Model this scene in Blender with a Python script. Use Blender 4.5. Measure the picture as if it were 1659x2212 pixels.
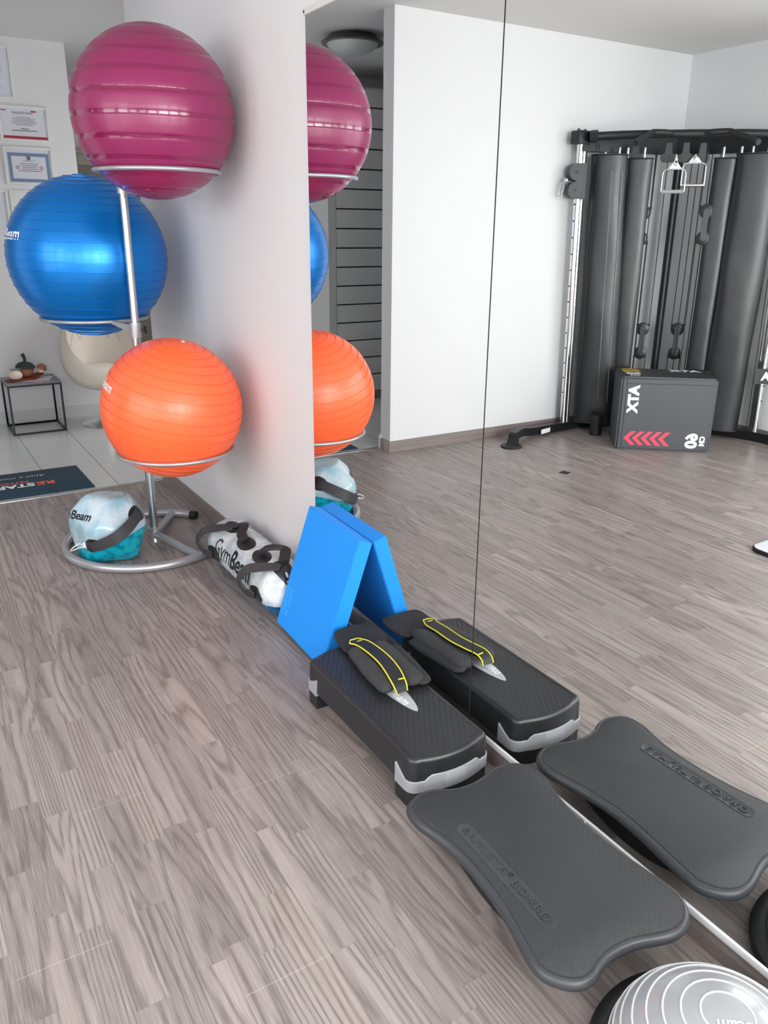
import bpy, bmesh, math, random
from mathutils import Vector, Matrix, Quaternion

for o in list(bpy.data.objects):
    bpy.data.objects.remove(o)
S = bpy.context.scene
COL = S.collection
PI = math.pi
D = 1.364                       # mirror face (plane x = D)
CEIL = 2.862

# ------------------------------------------------------------------ camera
RW = ((0.85604, -0.51683, 0.00849), (-0.16509, -0.28897, -0.94299), (0.48982, 0.80583, -0.33269))
cam_d = bpy.data.cameras.new('camera')
cam_d.sensor_fit = 'HORIZONTAL'
cam_d.sensor_width = 36.0
cam_d.lens = 37.594
cam_d.clip_start = 0.02
cam_d.clip_end = 60
cam = bpy.data.objects.new('camera', cam_d)
COL.objects.link(cam)
r_, d_, f_ = (Vector(v) for v in RW)
cam.matrix_world = Matrix(((r_.x, -d_.x, -f_.x, 0.0), (r_.y, -d_.y, -f_.y, 0.0), (r_.z, -d_.z, -f_.z, 1.55), (0, 0, 0, 1)))
S.camera = cam

# ------------------------------------------------------------------ colour management, world
S.view_settings.view_transform = 'Standard'
S.view_settings.look = 'None'
S.view_settings.gamma = 1.0
S.view_settings.use_curve_mapping = False
S.view_settings.exposure = 0.14
try:
    S.cycles.use_denoising = True
    S.cycles.max_bounces = 12
    S.cycles.diffuse_bounces = 6
    S.cycles.glossy_bounces = 6
    S.cycles.transmission_bounces = 6
    S.cycles.sample_clamp_indirect = 6.0
    S.cycles.caustics_reflective = True
    S.cycles.caustics_refractive = False
except Exception:
    pass
W = bpy.data.worlds.new('daylight_sky')
S.world = W
W.use_nodes = True
W.node_tree.nodes['Background'].inputs[0].default_value = (0.86, 0.93, 1.0, 1)
W.node_tree.nodes['Background'].inputs[1].default_value = 1.0


def area(name, loc, direction, sx, sy, power, color, spread=180):
    l = bpy.data.lights.new(name, 'AREA')
    l.shape = 'RECTANGLE'
    l.size, l.size_y = sx, sy
    l.energy = power
    l.color = color
    l.spread = math.radians(spread)
    o = bpy.data.objects.new(name, l)
    COL.objects.link(o)
    o.location = loc
    o.rotation_euler = Vector(direction).to_track_quat('-Z', 'Y').to_euler()
    return o


# daylight through the windows behind the camera and in the left wall
BACK_Y, LEFT_X = -2.0, -3.04
WIN_BACK = [(-2.9, -1.65), (-1.40, -0.15), (0.05, 1.30)]
WIN_LEFT = [(-1.6, -0.2), (0.1, 1.5), (1.8, 3.2)]
WZ0, WZ1 = 0.25, 2.60
P_BACK, P_LEFT = (30.0, 50.0, 66.0), (48.0, 58.0, 34.0)
SKY, GROUND = (0.965, 0.985, 1.0), (1.0, 0.955, 0.84)     # sky light falls, light off the ground outside rises
WH = WZ1 - WZ0 - 0.1
for i, (a, b) in enumerate(WIN_BACK):
    area('window_skylight', ((a + b) / 2, BACK_Y + 0.012, WZ0 + 0.05 + WH * 0.70), (0, 1, -0.30), b - a - 0.1, WH * 0.58, P_BACK[i] * 0.80, SKY, 150)
    area('window_ground_light', ((a + b) / 2, BACK_Y + 0.012, WZ0 + 0.05 + WH * 0.20), (0, 1, 0.30), b - a - 0.1, WH * 0.38, P_BACK[i] * 0.26, GROUND, 150)
# added narrow fill in the right-hand window, aimed at the dark machine corner
area('window_bright_sky', (0.67, BACK_Y + 0.014, 1.45), (-0.43, 0.90, -0.06), 1.15, 2.2, 24.0, SKY, 60)
for i, (a, b) in enumerate(WIN_LEFT):
    area('window_skylight', (LEFT_X + 0.012, (a + b) / 2, WZ0 + 0.05 + WH * 0.70), (1, 0, -0.30), b - a - 0.1, WH * 0.58, P_LEFT[i] * 0.80, SKY)
    area('window_ground_light', (LEFT_X + 0.012, (a + b) / 2, WZ0 + 0.05 + WH * 0.20), (1, 0, 0.45), b - a - 0.1, WH * 0.38, P_LEFT[i] * 0.26, GROUND)
# daylight through the glazed entrance on the right side of the hallway (round the corner)
area('entrance_daylight', (2.585, 6.35, 1.05), (-1, 0.12, -0.22), 1.0, 1.7, 30.0, (1.0, 0.985, 0.975))


# ------------------------------------------------------------------ materials
def lin(c):
    def f(v):
        v /= 255.0
        return v / 12.92 if v <= 0.04045 else ((v + 0.055) / 1.055) ** 2.4
    return (f(c[0]), f(c[1]), f(c[2]), 1.0)


class N:
    """small node tree helper"""
    def __init__(self, name):
        self.m = bpy.data.materials.new(name)
        self.m.use_nodes = True
        self.t = self.m.node_tree
        self.b = self.t.nodes['Principled BSDF']

    def n(self, kind, **kw):
        x = self.t.nodes.new(kind)
        for k, v in kw.items():
            setattr(x, k, v)
        return x

    def l(self, a, b):
        self.t.links.new(a, b)

    def math(self, op, a, b=None, c=None):
        x = self.n('ShaderNodeMath', operation=op)
        for i, v in enumerate((a, b, c)):
            if v is None:
                continue
            if isinstance(v, (int, float)):
                x.inputs[i].default_value = v
            else:
                self.l(v, x.inputs[i])
        return x.outputs[0]

    def mix(self, fac, a, b):
        x = self.n('ShaderNodeMix', data_type='RGBA')
        if isinstance(fac, (int, float)):
            x.inputs[0].default_value = fac
        else:
            self.l(fac, x.inputs[0])
        for v, s in ((a, x.inputs[6]), (b, x.inputs[7])):
            if isinstance(v, tuple):
                s.default_value = v
            else:
                self.l(v, s)
        return x.outputs[2]

    def bump(self, h, strength=0.3, dist=0.002):
        x = self.n('ShaderNodeBump')
        x.inputs['Strength'].default_value = strength
        x.inputs['Distance'].default_value = dist
        self.l(h, x.inputs['Height'])
        self.l(x.outputs[0], self.b.inputs['Normal'])

    def coord(self, which='Object'):
        return self.n('ShaderNodeTexCoord').outputs[which]

    def noise(self, vec, scale, detail=2.0, rough=0.5):
        x = self.n('ShaderNodeTexNoise')
        x.inputs['Scale'].default_value = scale
        x.inputs['Detail'].default_value = detail
        x.inputs['Roughness'].default_value = rough
        if vec is not None:
            self.l(vec, x.inputs['Vector'])
        return x.outputs[0]


def M(name, rgb, rough=0.5, metal=0.0, bump=None, spec=0.5, coat=0.0, var=0.0):
    k = N(name)
    b = k.b
    c = lin(rgb)
    b.inputs['Base Color'].default_value = c
    b.inputs['Roughness'].default_value = rough
    b.inputs['Metallic'].default_value = metal
    b.inputs['Specular IOR Level'].default_value = spec
    b.inputs['Coat Weight'].default_value = coat
    if var:
        n = k.noise(k.coord(), 6.0, 3.0)
        lo = tuple(v * (1 - var) for v in c[:3]) + (1,)
        hi = tuple(min(1, v * (1 + var)) for v in c[:3]) + (1,)
        k.l(k.mix(n, lo, hi), b.inputs['Base Color'])
    if bump:
        k.bump(k.noise(k.coord(), bump[0], 3.0), bump[1], bump[2])
    return k.m


def floor_mat():
    k = N('laminate_floor')
    geo = k.n('ShaderNodeNewGeometry')
    sep = k.n('ShaderNodeSeparateXYZ')
    k.l(geo.outputs['Position'], sep.inputs[0])
    X, Y = sep.outputs[0], sep.outputs[1]
    SW, SL = 0.0690, 0.45
    xi = k.math('FLOOR', k.math('DIVIDE', k.math('ADD', X, 0.0003 + 5 * SW * 3), SW))
    w1 = k.n('ShaderNodeTexWhiteNoise', noise_dimensions='1D')
    k.l(xi, w1.inputs['W'])
    yo = k.math('ADD', Y, k.math('MULTIPLY', w1.outputs['Value'], SL * 3.0))
    yd = k.math('DIVIDE', yo, SL)
    yi = k.math('FLOOR', yd)
    cb = k.n('ShaderNodeCombineXYZ')
    k.l(xi, cb.inputs[0]); k.l(yi, cb.inputs[1])
    w2 = k.n('ShaderNodeTexWhiteNoise', noise_dimensions='2D')
    k.l(cb.outputs[0], w2.inputs['Vector'])
    rnd = w2.outputs['Value']
    rs = k.n('ShaderNodeSeparateColor')
    k.l(w2.outputs['Color'], rs.inputs[0])
    # growth-ring contours, long and narrow, with the odd cathedral figure
    v = k.n('ShaderNodeCombineXYZ')
    k.l(k.math('MULTIPLY', X, 7.0), v.inputs[0])
    k.l(k.math('MULTIPLY', Y, 0.62), v.inputs[1])
    k.l(k.math('MULTIPLY', rnd, 97.0), v.inputs[2])
    n1 = k.noise(v.outputs[0], 1.0, 1.5, 0.4)
    v4 = k.n('ShaderNodeCombineXYZ')
    k.l(k.math('MULTIPLY', X, 55.0), v4.inputs[0])
    k.l(k.math('MULTIPLY', Y, 7.0), v4.inputs[1])
    k.l(k.math('MULTIPLY', rnd, 43.0), v4.inputs[2])
    n4 = k.noise(v4.outputs[0], 1.0, 2.0)
    fig = k.math('MULTIPLY', k.math('GREATER_THAN', rs.outputs[1], 0.42), 62.0)
    ph = k.math('ADD', k.math('MULTIPLY', n1, k.math('ADD', fig, 34.0)), k.math('MULTIPLY', n4, 3.4))
    ph = k.math('ADD', ph, k.math('MULTIPLY', X, k.math('MULTIPLY', k.math('MULTIPLY', rs.outputs[0], k.math('SUBTRACT', 1.0, k.math('MULTIPLY', k.math('GREATER_THAN', rs.outputs[1], 0.42), 0.7))), 620.0)))
    ring = k.math('ADD', k.math('MULTIPLY', k.math('SINE', ph), 0.5), 0.5)
    ring = k.math('POWER', ring, 2.6)
    # fine fibre streaks
    v2 = k.n('ShaderNodeCombineXYZ')
    k.l(k.math('MULTIPLY', X, 520.0), v2.inputs[0])
    k.l(k.math('MULTIPLY', Y, 10.0), v2.inputs[1])
    k.l(k.math('MULTIPLY', rnd, 31.0), v2.inputs[2])
    n2 = k.noise(v2.outputs[0], 1.0, 2.0)
    v3 = k.n('ShaderNodeCombineXYZ')
    k.l(k.math('MULTIPLY', X, 36.0), v3.inputs[0])
    k.l(k.math('MULTIPLY', Y, 1.1), v3.inputs[1])
    k.l(k.math('MULTIPLY', rnd, 57.0), v3.inputs[2])
    n3 = k.noise(v3.outputs[0], 1.0, 3.0)
    base = k.mix(rs.outputs[2], lin((138, 128, 124)), lin((163, 152, 148)))
    base = k.mix(k.math('MULTIPLY', k.math('GREATER_THAN', rs.outputs[2], 0.93), 0.30), base, lin((160, 138, 128)))
    base = k.mix(k.math('MULTIPLY', k.math('GREATER_THAN', rs.outputs[1], 0.9), 0.4), base, lin((118, 108, 105)))
    c1 = k.mix(k.math('MULTIPLY', ring, 0.66), base, lin((94, 86, 83)))
    c2 = k.mix(k.math('MULTIPLY', k.math('SUBTRACT', n2, 0.46), 1.5), c1, lin((196, 188, 185)))
    c3 = k.mix(k.math('MULTIPLY', k.math('SUBTRACT', n3, 0.48), 1.5), c2, lin((108, 98, 96)))
    # strip end joints (fine) and pale plank joints
    fy = k.math('FRACT', yd)
    e1 = k.math('LESS_THAN', k.math('MULTIPLY', fy, SL), 0.0016)
    c4 = k.mix(k.math('MULTIPLY', e1, 0.4), c3, lin((120, 110, 108)))
    pi_ = k.math('FLOOR', k.math('DIVIDE', k.math('ADD', X, 0.0003 + 5 * SW * 3), SW * 3))
    w3 = k.n('ShaderNodeTexWhiteNoise', noise_dimensions='1D')
    k.l(pi_, w3.inputs['W'])
    py = k.math('FRACT', k.math('DIVIDE', k.math('ADD', Y, k.math('MULTIPLY', w3.outputs['Value'], 9.0)), 1.29))
    e2 = k.math('LESS_THAN', k.math('MULTIPLY', py, 1.29), 0.0022)
    c5 = k.mix(k.math('MULTIPLY', e2, 0.36), c4, lin((205, 197, 194)))
    px = k.math('FRACT', k.math('DIVIDE', k.math('ADD', X, 0.0003 + 5 * SW * 3), SW * 3))
    e3 = k.math('LESS_THAN', k.math('MULTIPLY', px, SW * 3), 0.0014)
    c6 = k.mix(k.math('MULTIPLY', e3, 0.35), c5, lin((92, 84, 82)))
    k.l(c6, k.b.inputs['Base Color'])
    k.b.inputs['Roughness'].default_value = 0.40
    k.b.inputs['Specular IOR Level'].default_value = 0.45
    k.bump(k.math('ADD', k.math('MULTIPLY', ring, -0.5), n2), 0.12, 0.0008)
    return k.m


def wood_board_mat():
    k = N('laminate_skirting')
    mp = k.n('ShaderNodeMapping')
    geo = k.n('ShaderNodeNewGeometry')
    k.l(geo.outputs['Position'], mp.inputs[0])
    mp.inputs['Scale'].default_value = (1.6, 1.6, 60)
    n = k.noise(mp.outputs[0], 2.0, 4.0)
    k.l(k.mix(n, lin((98, 88, 85)), lin((158, 147, 144))), k.b.inputs['Base Color'])
    k.b.inputs['Roughness'].default_value = 0.45
    return k.m


def tile_mat():
    k = N('hall_tiles')
    geo = k.n('ShaderNodeNewGeometry')
    sep = k.n('ShaderNodeSeparateXYZ')
    k.l(geo.outputs['Position'], sep.inputs[0])
    T = 0.37
    def grid(s, off, w):
        f = k.math('FRACT', k.math('DIVIDE', k.math('ADD', s, off), T))
        return k.math('LESS_THAN', k.math('MULTIPLY', f, T), w)
    gx = grid(sep.outputs[0], 20 * T - 0.716 + 0.002, 0.005)
    gy = grid(sep.outputs[1], 20 * T - 5.775 + 0.002, 0.004)
    n = k.noise(geo.outputs['Position'], 3.0, 3.0)
    base = k.mix(n, lin((196, 198, 199)), lin((212, 213, 213)))
    c = k.mix(k.math('MULTIPLY', gy, 0.35), base, lin((228, 228, 226)))
    c = k.mix(gx, c, lin((112, 112, 112)))
    k.l(c, k.b.inputs['Base Color'])
    k.b.inputs['Roughness'].default_value = 0.22
    return k.m


def board_texture(name, rgb, cell, rough=0.55, strength=0.6, plane='XY'):
    """basket weave of short ribs"""
    k = N(name)
    geo = k.coord('Object')
    sep = k.n('ShaderNodeSeparateXYZ')
    k.l(geo, sep.inputs[0])
    ia = {'XY': (0, 1), 'XZ': (0, 2), 'YZ': (1, 2)}[plane]
    a = k.math('DIVIDE', sep.outputs[ia[0]], cell)
    b = k.math('DIVIDE', sep.outputs[ia[1]], cell)
    par = k.math('MODULO', k.math('ABSOLUTE', k.math('ADD', k.math('FLOOR', a), k.math('FLOOR', b))), 2.0)
    s1 = k.math('SINE', k.math('MULTIPLY', k.math('ADD', a, k.math('MULTIPLY', b, 0.4)), 2 * PI * 3))
    s2 = k.math('SINE', k.math('MULTIPLY', k.math('SUBTRACT', b, k.math('MULTIPLY', a, 0.4)), 2 * PI * 3))
    h = k.math('ADD', k.math('MULTIPLY', s1, par), k.math('MULTIPLY', s2, k.math('SUBTRACT', 1.0, par)))
    c = lin(rgb)
    k.l(k.mix(k.math('ADD', k.math('MULTIPLY', h, 0.3), 0.5), tuple(v * 0.8 for v in c[:3]) + (1,), tuple(v * 1.2 for v in c[:3]) + (1,)), k.b.inputs['Base Color'])
    k.b.inputs['Roughness'].default_value = rough
    k.bump(h, strength, 0.0009)
    return k.m


def diamond_mat(name, rgb):
    """engraved diamond lattice on the step top"""
    k = N(name)
    sep = k.n('ShaderNodeSeparateXYZ')
    k.l(k.coord('Object'), sep.inputs[0])
    a = k.math('DIVIDE', k.math('ADD', sep.outputs[0], k.math('MULTIPLY', sep.outputs[1], 0.62)), 0.0195)
    b = k.math('DIVIDE', k.math('SUBTRACT', sep.outputs[0], k.math('MULTIPLY', sep.outputs[1], 0.62)), 0.0195)
    def ln(s):
        f = k.math('ABSOLUTE', k.math('SUBTRACT', k.math('FRACT', s), 0.5))
        x = k.n('ShaderNodeMapRange')
        k.l(f, x.inputs[0])
        x.inputs[1].default_value = 0.0
        x.inputs[2].default_value = 0.085
        return x.outputs[0]
    h = k.math('MINIMUM', ln(a), ln(b))
    c = lin(rgb)
    k.l(k.mix(h, tuple(v * 0.34 for v in c[:3]) + (1,), c), k.b.inputs['Base Color'])
    k.b.inputs['Roughness'].default_value = 0.42
    k.bump(h, 0.7, 0.0015)
    return k.m


def dots_mat(name, rgb, scale=140.0, rough=0.6):
    k = N(name)
    x = k.n('ShaderNodeTexVoronoi')
    x.inputs['Scale'].default_value = scale
    x.inputs['Randomness'].default_value = 0.15
    k.l(k.coord('Object'), x.inputs['Vector'])
    h = k.n('ShaderNodeMapRange')
    k.l(x.outputs['Distance'], h.inputs[0])
    h.inputs[1].default_value = 0.15
    h.inputs[2].default_value = 0.4
    c = lin(rgb)
    k.l(k.mix(h.outputs[0], tuple(v * 0.4 for v in c[:3]) + (1,), c), k.b.inputs['Base Color'])
    k.b.inputs['Roughness'].default_value = rough
    k.bump(h.outputs[0], 0.4, 0.001)
    return k.m


def vinyl_mat(name, lo, hi, speck, scale=9.0, rough=0.16, level=None):
    k = N(name)
    co = k.coord('Object')
    n = k.noise(co, scale, 5.0, 0.6)
    r = k.n('ShaderNodeMapRange')
    k.l(n, r.inputs[0])
    r.inputs[1].default_value = 0.36
    r.inputs[2].default_value = 0.64
    c = k.mix(r.outputs[0], lin(lo), lin(hi))
    v = k.n('ShaderNodeTexVoronoi')
    v.inputs['Scale'].default_value = 55.0
    k.l(co, v.inputs['Vector'])
    n2 = k.noise(co, 4.0, 1.0)
    sp = k.math('MULTIPLY', k.math('LESS_THAN', v.outputs['Distance'], 0.09), k.math('GREATER_THAN', n2, 0.56))
    c = k.mix(sp, c, lin(speck))
    if level:                       # coloured water inside the bag below a plane n.p = d
        nv, d, wlo, whi = level
        dp = k.n('ShaderNodeVectorMath', operation='DOT_PRODUCT')
        k.l(co, dp.inputs[0])
        dp.inputs[1].default_value = nv
        n3 = k.noise(co, 16.0, 2.0)
        h = k.math('SUBTRACT', k.math('ADD', dp.outputs['Value'], k.math('MULTIPLY', k.math('SUBTRACT', n3, 0.5), 0.014)), d)
        mr = k.n('ShaderNodeMapRange')
        k.l(h, mr.inputs[0])
        mr.inputs[1].default_value = -0.0015
        mr.inputs[2].default_value = 0.0015
        n4 = k.n('ShaderNodeMapRange')
        k.l(k.noise(co, 22.0, 3.0), n4.inputs[0])
        n4.inputs[1].default_value = 0.4
        n4.inputs[2].default_value = 0.6
        c = k.mix(mr.outputs[0], k.mix(n4.outputs[0], lin(wlo), lin(whi)), c)
    k.l(c, k.b.inputs['Base Color'])
    k.b.inputs['Roughness'].default_value = rough
    k.b.inputs['Coat Weight'].default_value = 0.4
    k.b.inputs['Coat Roughness'].default_value = 0.08
    k.bump(k.noise(co, scale * 1.6, 4.0, 0.55), 0.55, 0.012)
    return k.m


mt = {}
mt['wall'] = M('wall_paint', (222, 222, 224), 0.75, bump=(220, 0.05, 0.0006))
mt['ceiling'] = M('ceiling_paint', (222, 222, 222), 0.85)
mt['floor'] = floor_mat()
mt['skirting'] = wood_board_mat()
mt['tile'] = tile_mat()
mt['tile_skirt'] = M('tile_skirting', (205, 206, 207), 0.3)
mt['white'] = M('white_plastic', (232, 232, 233), 0.4)
mt['alu'] = M('satin_aluminium', (205, 205, 203), 0.28, 0.9)
mt['silver'] = M('silver_grey_paint', (172, 172, 176), 0.32, 0.55)
mt['pole'] = M('brushed_steel_tube', (186, 190, 193), 0.24, 0.9)
mt['chrome'] = M('chrome', (232, 232, 234), 0.08, 1.0)
mt['black'] = M('black_plastic', (34, 35, 38), 0.42)
mt['black_matt'] = M('black_matt', (22, 22, 24), 0.65)
mt['black_metal'] = M('black_powder_coat', (30, 31, 34), 0.42, 0.2, bump=(900, 0.06, 0.0004))
mt['rubber'] = M('black_rubber', (24, 25, 27), 0.55)
mt['mirror'] = M('mirror_silver', (244, 246, 245), 0.0, 1.0)
mt['mirror_edge'] = M('mirror_edge', (212, 216, 214), 0.3)
mt['mirror_seam'] = M('mirror_seam_edge', (70, 72, 72), 0.35)  # dark version of the edge colour, paints the shade inside the seam
mt['magenta'] = M('magenta_vinyl', (138, 34, 86), 0.37, coat=0.12, spec=0.5)
mt['magenta_groove'] = M('magenta_vinyl_glossy_band', (126, 24, 74), 0.13, coat=0.3)
mt['blue'] = M('pearl_blue_vinyl', (0, 120, 204), 0.36, 0.55, coat=0.12)
mt['orange'] = M('orange_vinyl', (255, 106, 58), 0.36, coat=0.1)
mt['print_white'] = M('white_print', (236, 240, 244), 0.45)
mt['print_black'] = M('black_print', (18, 20, 22), 0.4)
mt['red'] = M('red_print', (228, 70, 98), 0.5)
mt['yellow_print'] = M('yellow_print', (226, 190, 70), 0.5)
mt['blue_print'] = M('blue_print', (38, 104, 168), 0.5)
AQN = Vector((-0.30, 0.10, 1)).normalized()
mt['aqua'] = vinyl_mat('frosted_pale_blue_vinyl', (142, 184, 204), (198, 216, 224), (70, 78, 84), level=(AQN, AQN.dot(Vector((0.765, 3.856, 0.166))) - 0.040, (0, 128, 160), (16, 178, 200)))
mt['bagwhite'] = vinyl_mat('frosted_white_vinyl', (168, 180, 190), (224, 230, 234), (60, 62, 66), 11.0, level=((0, 0, 1), 0.074, (10, 80, 132), (36, 112, 162)))
mt['strap'] = dots_mat('perforated_black_strap', (58, 58, 62), 150.0)
mt['strap_plain'] = M('black_webbing', (36, 36, 39), 0.6, bump=(600, 0.3, 0.0006))
mt['pad'] = M('blue_foam', (18, 146, 244), 0.62, bump=(520, 0.35, 0.0012))
mt['pad_line'] = M('blue_foam_embossing', (60, 172, 250), 0.6)
mt['step_black'] = M('step_black_plastic', (36, 37, 41), 0.36, bump=(700, 0.1, 0.0004))
mt['step_top'] = diamond_mat('step_diamond_tread', (38, 40, 45))
mt['step_grey'] = M('step_grey_plastic', (160, 161, 166), 0.45)
mt['logo_grey'] = M('logo_plate_grey', (176, 178, 182), 0.45)
mt['mesh'] = dots_mat('black_mesh_fabric', (54, 55, 58), 300.0, 0.85)
mt['neoprene'] = M('black_neoprene', (32, 32, 35), 0.7, bump=(500, 0.15, 0.0005))
mt['velcro'] = M('dark_elastic_webbing', (24, 25, 30), 0.55)
mt['yellow'] = M('yellow_piping', (232, 222, 52), 0.5)
mt['board_top'] = board_texture('balance_board_weave', (53, 55, 58), 0.0088, 0.55, 0.45, 'XY')
mt['board_rim'] = M('balance_board_rim', (60, 62, 66), 0.42)
mt['board_badge'] = M('balance_board_badge', (60, 63, 65), 0.5)
mt['bosu'] = M('silver_vinyl_dome', (168, 170, 174), 0.27, 0.1, coat=0.35)
mt['bosu_ring'] = M('pale_dome_ridge', (214, 216, 219), 0.3)
mt['shroud'] = M('black_vinyl_shroud', (32, 33, 36), 0.36, bump=(3.2, 0.22, 0.03))
mt['boxvinyl'] = M('plyo_box_vinyl', (70, 72, 77), 0.5, bump=(16, 0.2, 0.008))
mt['boxtop'] = M('plyo_box_vinyl_dark', (40, 41, 45), 0.5, bump=(16, 0.15, 0.008))
mt['mat_teal'] = M('dark_teal_carpet', (30, 58, 74), 0.9, bump=(400, 0.4, 0.002))
mt['coral_print'] = M('coral_print', (226, 96, 84), 0.8)
mt['cream'] = M('cream_leather', (216, 208, 198), 0.45, bump=(120, 0.08, 0.001))
mt['cream_seam'] = M('cream_leather_seam', (188, 179, 168), 0.5)
mt['table_frame'] = M('dark_steel_frame', (38, 42, 50), 0.4, 0.3)
mt['table_top'] = M('grey_stone_top', (122, 124, 128), 0.4, var=0.15)
mt['pumpkin'] = M('brown_knit', (160, 106, 88), 0.85, bump=(90, 0.5, 0.004))
mt['pumpkin_white'] = M('cream_knit', (226, 210, 200), 0.85, bump=(90, 0.4, 0.004))
mt['cap'] = M('dark_green_felt', (46, 58, 54), 0.9)
mt['rust'] = M('rust_felt', (140, 62, 30), 0.9, var=0.3)
mt['paper'] = M('paper', (214, 216, 226), 0.6)
mt['paper_pink'] = M('pink_print_paper', (196, 164, 168), 0.5)
mt['grey_print'] = M('grey_print', (110, 112, 122), 0.6)
mt['cert_blue'] = board_texture('certificate_guilloche', (112, 136, 168), 0.012, 0.6, 0.0, 'XZ')
mt['red_band'] = M('red_band_print', (172, 42, 62), 0.6)
mt['frame'] = M('white_frame', (224, 226, 224), 0.4)
mt['slat'] = M('white_lacquer_slats', (206, 207, 206), 0.35)
mt['groove'] = M('dark_groove', (20, 22, 24), 0.6)
mt['beige_door'] = M('beige_door', (186, 178, 164), 0.5)
mt['grey_door'] = M('grey_taupe_door', (142, 136, 128), 0.5)
mt['lamp_glass'] = M('opal_glass', (196, 204, 202), 0.3)
mt['lamp_metal'] = M('dark_nickel', (96, 92, 88), 0.25, 0.9)
mt['window_frame'] = M('window_frame_white', (230, 230, 230), 0.4)
gk = N('window_glass')
gk.b.inputs['Transmission Weight'].default_value = 1.0
gk.b.inputs['Roughness'].default_value = 0.0
gk.b.inputs['IOR'].default_value = 1.05
mt['glass'] = gk.m


# ------------------------------------------------------------------ mesh helpers
def finish(bm, ang=38):
    bmesh.ops.remove_doubles(bm, verts=bm.verts, dist=1e-6)
    bmesh.ops.recalc_face_normals(bm, faces=bm.faces)
    for f in bm.faces:
        f.smooth = True
    for e in bm.edges:
        if len(e.link_faces) == 2:
            e.smooth = e.calc_face_angle(0) < math.radians(ang)
    return bm


def obj(name, bm, mat, parent=None, root=None, ang=38, clean=True):
    """link a bmesh (world coordinates) as one mesh object; children keep world coordinates"""
    if clean:
        finish(bm, ang)
    me = bpy.data.meshes.new(name)
    bm.to_mesh(me)
    bm.free()
    for m_ in (mat if isinstance(mat, (list, tuple)) else [mat]):
        me.materials.append(m_)
    o = bpy.data.objects.new(name, me)
    COL.objects.link(o)
    if parent is not None:
        o.parent = parent
        if parent.type == 'EMPTY':
            o.matrix_parent_inverse = Matrix.Translation(-Vector(parent.location))
    return o


def thing(name, loc, label, cat, group=None):
    e = bpy.data.objects.new(name, None)
    e.empty_display_size = 0.1
    COL.objects.link(e)
    e.location = loc
    e['label'] = label
    e['category'] = cat
    if group:
        e['group'] = group
    return e


def tag(o, label, cat, group=None):
    o['label'] = label
    o['category'] = cat
    if group:
        o['group'] = group
    return o


def struct(name, bm, m, parent=None):
    o = obj(name, bm, m, parent)
    if parent is None:
        o['kind'] = 'structure'
    return o


def B():
    return bmesh.new()


def box(bm, lo, hi, bev=0.0, seg=2, mi=0):
    x0, y0, z0 = lo
    x1, y1, z1 = hi
    t = bmesh.new()
    bmesh.ops.create_cube(t, size=1.0)
    for v in t.verts:
        v.co = Vector(((x0 + x1) / 2 + v.co.x * (x1 - x0), (y0 + y1) / 2 + v.co.y * (y1 - y0), (z0 + z1) / 2 + v.co.z * (z1 - z0)))
    if bev:
        bmesh.ops.bevel(t, geom=list(t.edges), offset=bev, segments=seg, profile=0.5, affect='EDGES')
    merge(bm, t, mi=mi)
    return bm


def merge(bm, t, mat4=None, mi=None, fn=None):
    vm = {}
    for v in t.verts:
        co = v.co.copy()
        if mat4 is not None:
            co = mat4 @ co
        if fn is not None:
            co = fn(co)
        vm[v] = bm.verts.new(co)
    for f in t.faces:
        try:
            nf = bm.faces.new([vm[v] for v in f.verts])
            nf.material_index = f.material_index if mi is None else mi
        except ValueError:
            pass
    t.free()
    return bm


def loft(bm, rings, close_u=True, cap0=True, cap1=True, mi=0):
    vs = [[bm.verts.new(p) for p in r] for r in rings]
    n = len(rings[0])
    for i in range(len(vs) - 1):
        for j in range(n if close_u else n - 1):
            k = (j + 1) % n
            try:
                f = bm.faces.new((vs[i][j], vs[i][k], vs[i + 1][k], vs[i + 1][j]))
                f.material_index = mi
            except ValueError:
                pass
    if close_u:
        if cap0:
            f = bm.faces.new(list(reversed(vs[0]))); f.material_index = mi
        if cap1:
            f = bm.faces.new(vs[-1]); f.material_index = mi
    return vs


def lathe(bm, prof, c, n=48, axis=None, mi=0, cap=True, mis=None):
    """profile [(r, z)] around an axis through c"""
    q = Quaternion() if axis is None else Vector((0, 0, 1)).rotation_difference(Vector(axis))
    c = Vector(c)
    rows = []
    for r, z in prof:
        if r < 1e-6:
            rows.append([bm.verts.new(c + q @ Vector((0, 0, z)))])
        else:
            rows.append([bm.verts.new(c + q @ Vector((r * math.cos(2 * PI * j / n), r * math.sin(2 * PI * j / n), z))) for j in range(n)])
    for i in range(len(rows) - 1):
        a, b = rows[i], rows[i + 1]
        m_ = mis[i] if mis else mi
        for j in range(n):
            k = (j + 1) % n
            if len(a) == 1 and len(b) == 1:
                continue
            if len(a) == 1:
                f = bm.faces.new((a[0], b[j], b[k]))
            elif len(b) == 1:
                f = bm.faces.new((a[j], a[k], b[0]))
            else:
                f = bm.faces.new((a[j], a[k], b[k], b[j]))
            f.material_index = m_
    if cap:
        if len(rows[0]) > 1:
            bm.faces.new(rows[0]).material_index = mi
        if len(rows[-1]) > 1:
            bm.faces.new(rows[-1]).material_index = mi
    return bm


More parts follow.
